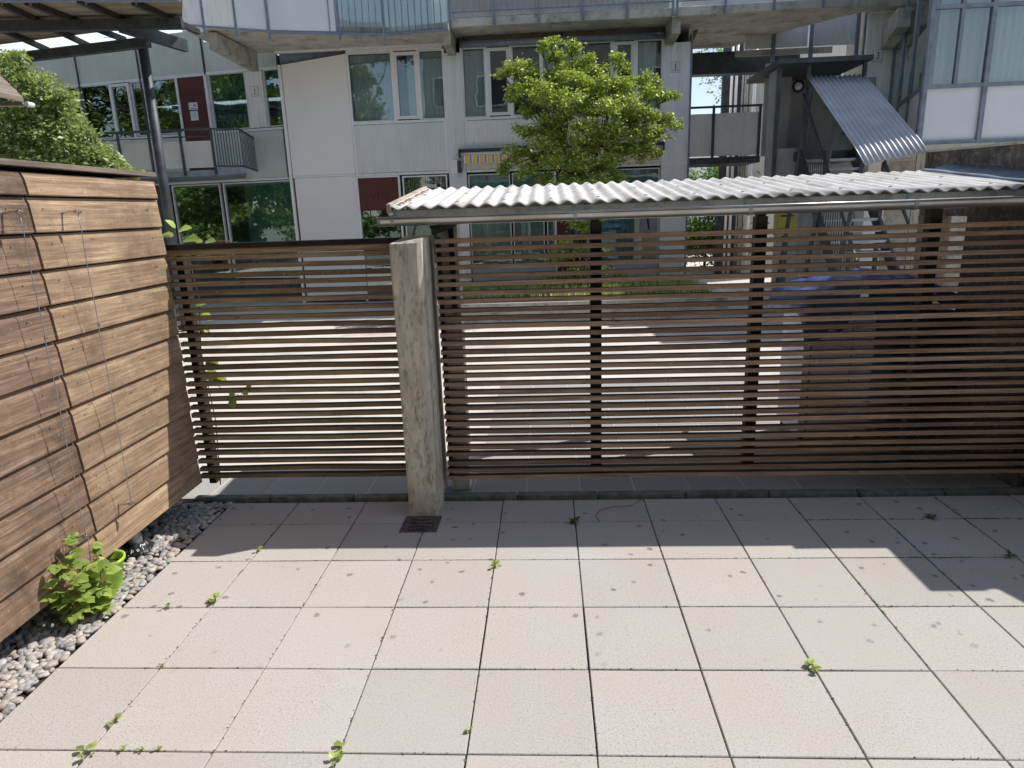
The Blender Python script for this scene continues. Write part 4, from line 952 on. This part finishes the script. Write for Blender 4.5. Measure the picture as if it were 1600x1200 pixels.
# bush behind the wooden store
CB=[]
for (x,y,r) in((10,105,.22),(35,118,.2),(62,130,.22),(85,160,.26),(55,165,.3),(20,165,.34),(100,190,.26),(120,215,.26),(85,215,.32),(50,215,.34),(10,225,.36),(140,240,.24),(110,250,.3),(70,255,.32),(30,260,.34),(160,258,.2),(185,264,.17),(205,270,.12),(135,205,.12),(150,232,.14),(30,90,.12),(-30,150,.4),(-40,210,.4),(-30,260,.4),(150,275,.3),(100,285,.34),(40,290,.34),(178,248,.10)):
    for dY in(4.6,5.5): CB.append((tuple(at(x,y,dY)),r*.8))
tree('elder_bush',CB,(-3.0,5.2,0),[(-2.9,5.2,1.7),(-3.5,5.2,1.9),(-2.4,5.1,1.5)],.047,1150,m_leafb,'dense pale green bush rising behind the wooden box at the left','bush',trad=.05)
# greenery in the gap
def mass(name,x0,x1,y0,y1,z0,z1,n,mat,size,label,cat):
    e=empty(name,(x0,y0,0),label=label,cat=cat); e.location=(0,0,0)
    k=max(6,int((x1-x0)*3)); c=np.stack([rng.uniform(x0,x1,k*3),rng.uniform(y0,y1,k*3),rng.uniform(z0+.2,z1-.25,k*3)],1)
    pp=c[rng.integers(0,len(c),n)]+rng.normal(0,.24,(n,3)); pp[:,2]=np.maximum(pp[:,2],.02)
    leaves('crown',pp,size,mat,e,.5)
    b=MB(); 
    x,y=(x0+x1)/2,(y0+y1)/2; b.tube([(x,y,0),(x+.1,y,(z0+z1)/2)],.05,6,.02)
    b.build('trunk',m_bark,e)
mass('hedge',6.0,8.4,18.8,20.0,.1,3.3,26000,m_leafd,.10,'dark green hedge under the footbridge in the gap','hedge')
mass('roadside_tree',8.6,10.4,26,28,6.0,8.5,1100,m_leafd,.13,'distant tree whose leaves hang into the sky patch above the footbridge','tree')
# distant roof & railing on far side
fh=empty('distant_house',(0,0,0),label='distant house with red tiled roof just above the footbridge rail',cat='building')
hx=at(1095,170,40).x; MB().box(hx-3,hx+9,40,48,0,5.6).build('wall',m_alu2,fh)
MB().prism([(hx-3.4,39.6,5.6),(hx-3.4,48.4,5.6),(hx-3.4,44,7.0)],(12.8,0,0)).build('roof',m_tile,fh)

# ================================================================ SMALL PLANTS
def bigleaf(b,base,d,nrm,L,ser=True):
    d=Vector(d).normalized(); nrm=Vector(nrm); nrm=(nrm-d*nrm.dot(d)).normalized(); s_=d.cross(nrm)
    prof=[(0,0),(.24,.10),(.36,.24),(.42,.40),(.38,.56),(.27,.73),(.13,.88),(0,1.0)]
    mid=[base+d*(L*t)+nrm*(-.22*L*t*t+.05*L*t) for _,t in prof]
    Lf=[];Rt=[]
    for i,(wd,t) in enumerate(prof):
        ww=wd*(1+(.10 if ser and i%2 else -.04)); c=mid[i]; lift=nrm*(.16*ww*L)
        Lf.append(c+s_*(ww*L)+lift); Rt.append(c-s_*(ww*L)+lift)
    o=len(b.v); k=len(prof); b.v+=[tuple(p) for p in mid+Lf+Rt]
    for i in range(k-1):
        b.f.append((o+i,o+i+1,o+k+i+1,o+k+i)); b.f.append((o+i,o+2*k+i,o+2*k+i+1,o+i+1))
def plant(name,base,stems,label,cat,mat=m_leafp,group=None,L=(.045,.075),per=6,parent_extra=None):
    e=empty(name,base,label=label,cat=cat,group=group); e.location=(0,0,0)
    sb_=MB(); lb_=MB()
    for (tip,bend) in stems:
        b0=Vector(base)+Vector((random.uniform(-.02,.02),random.uniform(-.02,.02),0)); tip=Vector(tip); pts=[]
        for i in range(9): t=i/8; p=b0.lerp(tip,t)+Vector(bend)*(math.sin(t*math.pi)); pts.append(p)
        sb_.tube(pts,.0035,6,.0015)
        for k in range(per):
            i=int(2+6.4*(k+.5)/per); p=pts[min(8,i)]; a=random.uniform(0,6.28)
            d=Vector((math.cos(a)+.25,math.sin(a)-.45,random.uniform(-.3,.35))); q=p+d.normalized()*random.uniform(.02,.05)
            sb_.tube([p,q],.0014,5)
            l0=random.uniform(*L)
            for off in((0,),(-1.0,),(1.0,)):
                dd=Matrix.Rotation(off[0],3,'Z')@d; bigleaf(lb_,q,dd,(random.uniform(-.2,.4),random.uniform(-.6,.1),1),l0*(1 if off[0]==0 else .8))
    sb_.build('stem',m_stem,e,smooth=True); lb_.build('foliage',mat,e)
    return e
pc=Vector((-.20,1.19,0))
pot=empty('flower_pot',(0,0,0),label='lime green plastic pot tucked under the wooden box behind the leafy plant',cat='flower pot')
MB().lathe([(0,.0),(.07,.0),(.075,.01),(.108,.18),(.118,.182),(.120,.198),(.112,.202),(.104,.192),(.072,.03),(0,.03)],(pc.x,pc.y,-.012),40).build('body',m_lime,pot,smooth=True)
MB().lathe([(0,.155),(.098,.15)],(pc.x,pc.y,-.012),24).build('soil',m_soil,pot)
b0=(-.13,.90,.0)
stm=[((-.135+random.uniform(-.05,.05),.88+random.uniform(-.17,.20),random.uniform(.08,.46)),(random.uniform(-.01,.06),random.uniform(-.06,.02),random.uniform(0,.04))) for _ in range(9)]
stm+=[((-.135,.86,.50),(.0,-.03,.02)),((-.14,.96,.47),(.0,-.02,.02)),((-.13,1.03,.40),(0,.02,.02)),((-.12,1.06,.20),(.03,.02,.02)),((-.09,1.0,.10),(.05,0,.04))]
plant('bramble',b0,stm,'leafy bright green bramble with reddish stems growing up against the wooden box','plant',per=5,L=(.052,.088))
# vine on the short fence
vb=MB(); vl=MB()
vn=empty('climbing_vine',(0,0,0),label='thin vine with a few bright leaves climbing the left end of the short fence',cat='vine')
pth=[(-.13,2.47,.1),(-.10,2.48,.6),(-.13,2.47,1.1),(-.09,2.48,1.5),(-.12,2.46,1.85),(-.16,2.43,1.93),(-.12,2.42,1.97)]
vb.tube(pth,.004,6,.002); vb.tube([(-.12,2.44,1.875),(.05,2.42,1.885),(.22,2.43,1.88)],.003,5); vb.tube([(-.1,2.48,.9),(.02,2.47,.82),(.14,2.42,.8),(.2,2.39,.86)],.002,5); vb.build('stem',m_stem,vn,smooth=True)
for (p,d,L_) in (((-.17,2.42,1.93),(-1,-.3,.1),.09),((-.15,2.42,1.98),(-.2,-.3,.4),.08),((-.13,2.42,1.96),(1,-.2,.3),.10),((-.10,2.42,1.90),(1,-.4,.1),.12),((.03,2.41,1.885),(-.9,-.3,.1),.06),((.05,2.41,1.885),(1,-.3,.1),.08),
    ((-.12,2.47,1.45),(.6,.2,.2),.10),((-.10,2.47,1.38),(1,0,-.3),.10),((-.12,2.47,1.30),(.9,0,-.5),.09),((-.09,2.45,1.05),(1,-.2,-.2),.10),((-.10,2.45,.98),(.7,-.3,-.6),.11),((-.05,2.45,.93),(1,-.1,-.2),.10),((.06,2.40,.80),(1,-.4,-.3),.07),((.08,2.40,.78),(.3,-.4,-1),.07),((.2,2.39,.87),(1,-.3,.3),.05),((.19,2.39,.85),(.3,-.4,-.9),.05),((.10,2.395,.80),(-.3,-.3,.9),.05)):
    bigleaf(vl,Vector(p),d,(0,-.6,1),L_)
vl.build('foliage',m_leafp,vn)
# weeds in the joints
WD=[((340,940),'two leaved green weed at the slab corner in front of the bramble',1.0,m_leafp),((268,945),'small wiry weed on the joint left of the two leaved one',.6,m_leafd),((398,862),'pale sprout at the shadow edge near the pebbles',.8,m_leafp),
 ((770,886),'bright yellow green sprout in the joint below the concrete post',.9,m_leafp),((895,818),'dark leafy weed in the shaded joint right of the concrete post',1.1,m_leafd),((1258,1040),'pale weed lying beside the joint in the right half of the terrace',1.1,m_leafp),
 ((735,1145),'tiny sprout on the lower centre joint',.5,m_leafp),((170,1130),'grassy tuft on the diagonal joint at lower left',.9,m_leafb),((128,1180),'tuft of grass at the bottom left joint crossing',1.0,m_leafb),((193,1172),'low sprig first right of the bottom left joint crossing',.5,m_leafb),
 ((222,1173),'low sprig second right of the bottom left joint crossing',.5,m_leafb),((247,1174),'low sprig third right of the bottom left joint crossing',.5,m_leafb),((533,1170),'spiky sprout standing on the bottom joint left of centre',.8,m_leafp),((528,1192),'broad leaved sprout cut by the bottom edge',.8,m_leafp),
 ((1450,805),'moss clump in the shaded joint at the right',.9,m_leafd),((1572,868),'moss clump on the joint at the right edge',.9,m_leafd),((278,828),'small round leaved weed among dark pebbles behind the steel leg',.8,m_leafp),((250,1042),'tiny weed at the joint near the pebbles',.4,m_leafd),((820,772),'short weed at the foot of the kerb',.5,m_leafd)]
for (px,py),lab_,k,mm in WD:
    p=atz(px,py,0)
    if 'pebbles behind' not in lab_ and 'kerb' not in lab_:
        ax=round(p.x*2)/2; ay=round(p.y*2)/2
        if abs(p.x-ax)<abs(p.y-ay): p.x=ax
        else: p.y=ay
    e=empty('weed',tuple(p),label=lab_,cat='weed',group='weeds in the paving joints')
    e.location=(0,0,0); vl=MB(); sb_=MB(); n=int(4+3*k)+(6 if mm is m_leafd and k>.8 else 0)
    for i in range(n):
        a=random.uniform(0,6.28); L_=random.uniform(.020,.038)*k; q=Vector((p.x,p.y,.004))+Vector((math.cos(a),math.sin(a),0))*random.uniform(0,.022)*k+Vector((0,0,random.uniform(.0,.02)*k))
        sb_.tube([(p.x,p.y,0),q],.0012,4); bigleaf(vl,q,(math.cos(a),math.sin(a),random.uniform(.1,.9)),(0,0,1),L_,False)
    sb_.build('stem',m_stem,e); vl.build('foliage',mm,e)
# soil, grit and moss lodged in the joints
def grit(name,mat,n,seed,sz,sel):
    r=np.random.default_rng(seed); V=[];Fc=[]; k=0
    O=np.array([(1,0,0),(-1,0,0),(0,1,0),(0,-1,0),(0,0,1),(0,0,-1)]); T=np.array([(0,2,4),(2,1,4),(1,3,4),(3,0,4)])
    while k<n:
        if r.random()<.5: x=.5*r.integers(0,14)+r.normal(0,.004); y=r.uniform(-1.6,2.36)
        else: y=.5*r.integers(-3,5)+r.normal(0,.004); x=r.uniform(0,7)
        if r.random()>sel(x,y): continue
        s_=sz*r.uniform(.4,1.4,3); s_[2]*=.5; V.append(O*s_*r.uniform(.7,1.2,(6,1))+np.array((x,y,.0))); Fc.append(T+6*k); k+=1
    return npmesh(name,np.concatenate(V),np.concatenate(Fc),mat)
tag(grit('joint_grit',m_soil,2600,5,.0042,lambda x,y:.35+.4*math.sin(x*3+y*2)**2),'dark soil and grit lodged in the paving joints','grit',kind='stuff')
tag(grit('joint_moss',m_leafd,1500,6,.0065,lambda x,y:(1 if (x>4 and y>.9) else .06)*(.2+.8*(math.sin(x*7+y*5)>0.2))),'dark moss growing in the shaded joints at the right','moss',kind='stuff')
# dry twig
pts=[atz(x,y,.01) for x,y in((1003,780),(985,790),(955,792),(937,797),(930,806),(938,815))]; tag(MB().tube(pts,.002,5).build('dry_twig',m_bark),'thin curved dry twig lying on the shaded slabs below the kerb','twig')
# plastic bag at the foot of the steel leg
bag=empty('plastic_bag',(0,0,0),label='crumpled black plastic bag with white lettering wrapped round the foot of the steel leg',cat='plastic bag')
pr=[]
cx_,cy_=-.28,1.62
b=MB(); n=48; P=[]
for j,(r0,z) in enumerate(((.05,.045),(.066,.043),(.078,.028),(.088,.010),(.098,0.0))):
    P.append([(cx_+(r0+.006*math.sin(i*1.9+j))*math.cos(2*math.pi*i/n),cy_+(r0+.006*math.sin(i*1.9+j))*math.sin(2*math.pi*i/n),z*1.15+.026+.005*math.sin(i*2.7+j)) for i in range(n+1)])
b.sheet(P).build('body',m_vinyl,bag,smooth=True)
for i,(ch,a) in enumerate(zip('uipel',(-118,-96,-75,-55,-36))):
    aa=R(a); textmesh('lettering',ch,.036,m_wtext,bag,(cx_+.098*math.cos(aa),cy_+.090*math.sin(aa),.044),(R(45),0,aa+R(90)),.0012)

# ================================================================ OUT OF FRAME, CASTING / REFLECTED
st2=empty('shadow_caster',(0,0,0),label='unseen block added outside the right edge to cast the shadow on the slabs',cat='shed')  # added out of view to cast the right-hand shadow
zz=2.3
MB().box(5.92,8.2,1.83,3.7,0,zz-.06).build('body',m_clad,st2); 
MB().prism([(5.92,1.83,zz-.05),(6.2,1.83,zz-.05),(6.27,1.86,zz-.05),(6.33,1.70,zz-.05),(8.3,1.0,zz-.05),(8.3,3.75,zz-.05),(5.92,3.75,zz-.05),(5.92,2.455,zz-.05),(5.38,2.455,zz-.05),(5.38,2.30,zz-.05),(5.92,2.30,zz-.05)],(0,0,.05)).build('roof',m_cap,st2)  # outline notched and extended to shape the shadow and close a sun gap
oh=empty('terrace_house',(0,0,0),label='house behind the camera, seen only as reflections in the windows opposite',cat='building')
hy=-5.2
MB().box(-3.5,12,hy-6,hy,0,2.75).box(-3.5,12,hy-6,hy,3.6,10.5).box(-3.5,12,hy-6,hy-2,2.75,3.6).build('wall',M('house_render',(.24,.23,.23),(.19,.18,.18),2,.8),oh)
for i in range(7):
    x=-3+i*2.1
    for z in(.9,4.1,7.0):
        wq=MB().box(x,x+1.5,hy,hy+.05,z,z+1.4).build('window',m_white,oh); MB().box(x+.07,x+1.43,hy+.051,hy+.06,z+.07,z+1.33).build('pane',m_bin,wq)
    MB().box(x+1.7,x+2.5,hy+.0,hy+.05,3.6,5.6).build('door',m_red,oh)
b=MB()
for i in range(22): x=-3.5+i*.72; b.box(x,x+.03,hy+.9,hy+.93,3.5,4.5)
b.box(-3.5,12,hy+.9,hy+.94,4.48,4.52); b.build('railing',m_galv,oh)
MB().box(-3.5,12,hy,hy+1.0,3.4,3.5).build('balcony_slab',m_soff,oh)
for i,(x,y,h) in enumerate(((-9,-3,8),(-13,1,9),(-15,6,9),(-8,-8,10),(-19,3,10),(-22,9,12),(-25,3,13),(-17,-2,12),(-28,8,13))):
    c=[]
    for k in range(34):
        a=random.uniform(0,6.28); c.append(((x+random.uniform(.3,3)*math.cos(a),y+random.uniform(.3,3)*math.sin(a),random.uniform(1.2,h)),random.uniform(.8,1.1)))
    tree('park_tree',c,(x,y,0),[(x,y,h*.4),(x+.6,y,h*.6)],.22,75,m_leafk,('tall tree left of the terrace, reflected in the gallery windows','second tree further left, reflected in the gallery windows','third tree beyond the bush, reflected in the gallery windows','tree behind the terrace house, reflected in the gallery windows','fifth tree of the left row, reflected in the gallery windows','sixth tree of the left row, reflected in the gallery windows','seventh tree of the left row, reflected in the gallery windows','eighth tree of the left row, reflected in the gallery windows','farthest tall tree on the left, reflected in the gallery windows')[i],'tree',trad=.14,group='trees reflected in windows')
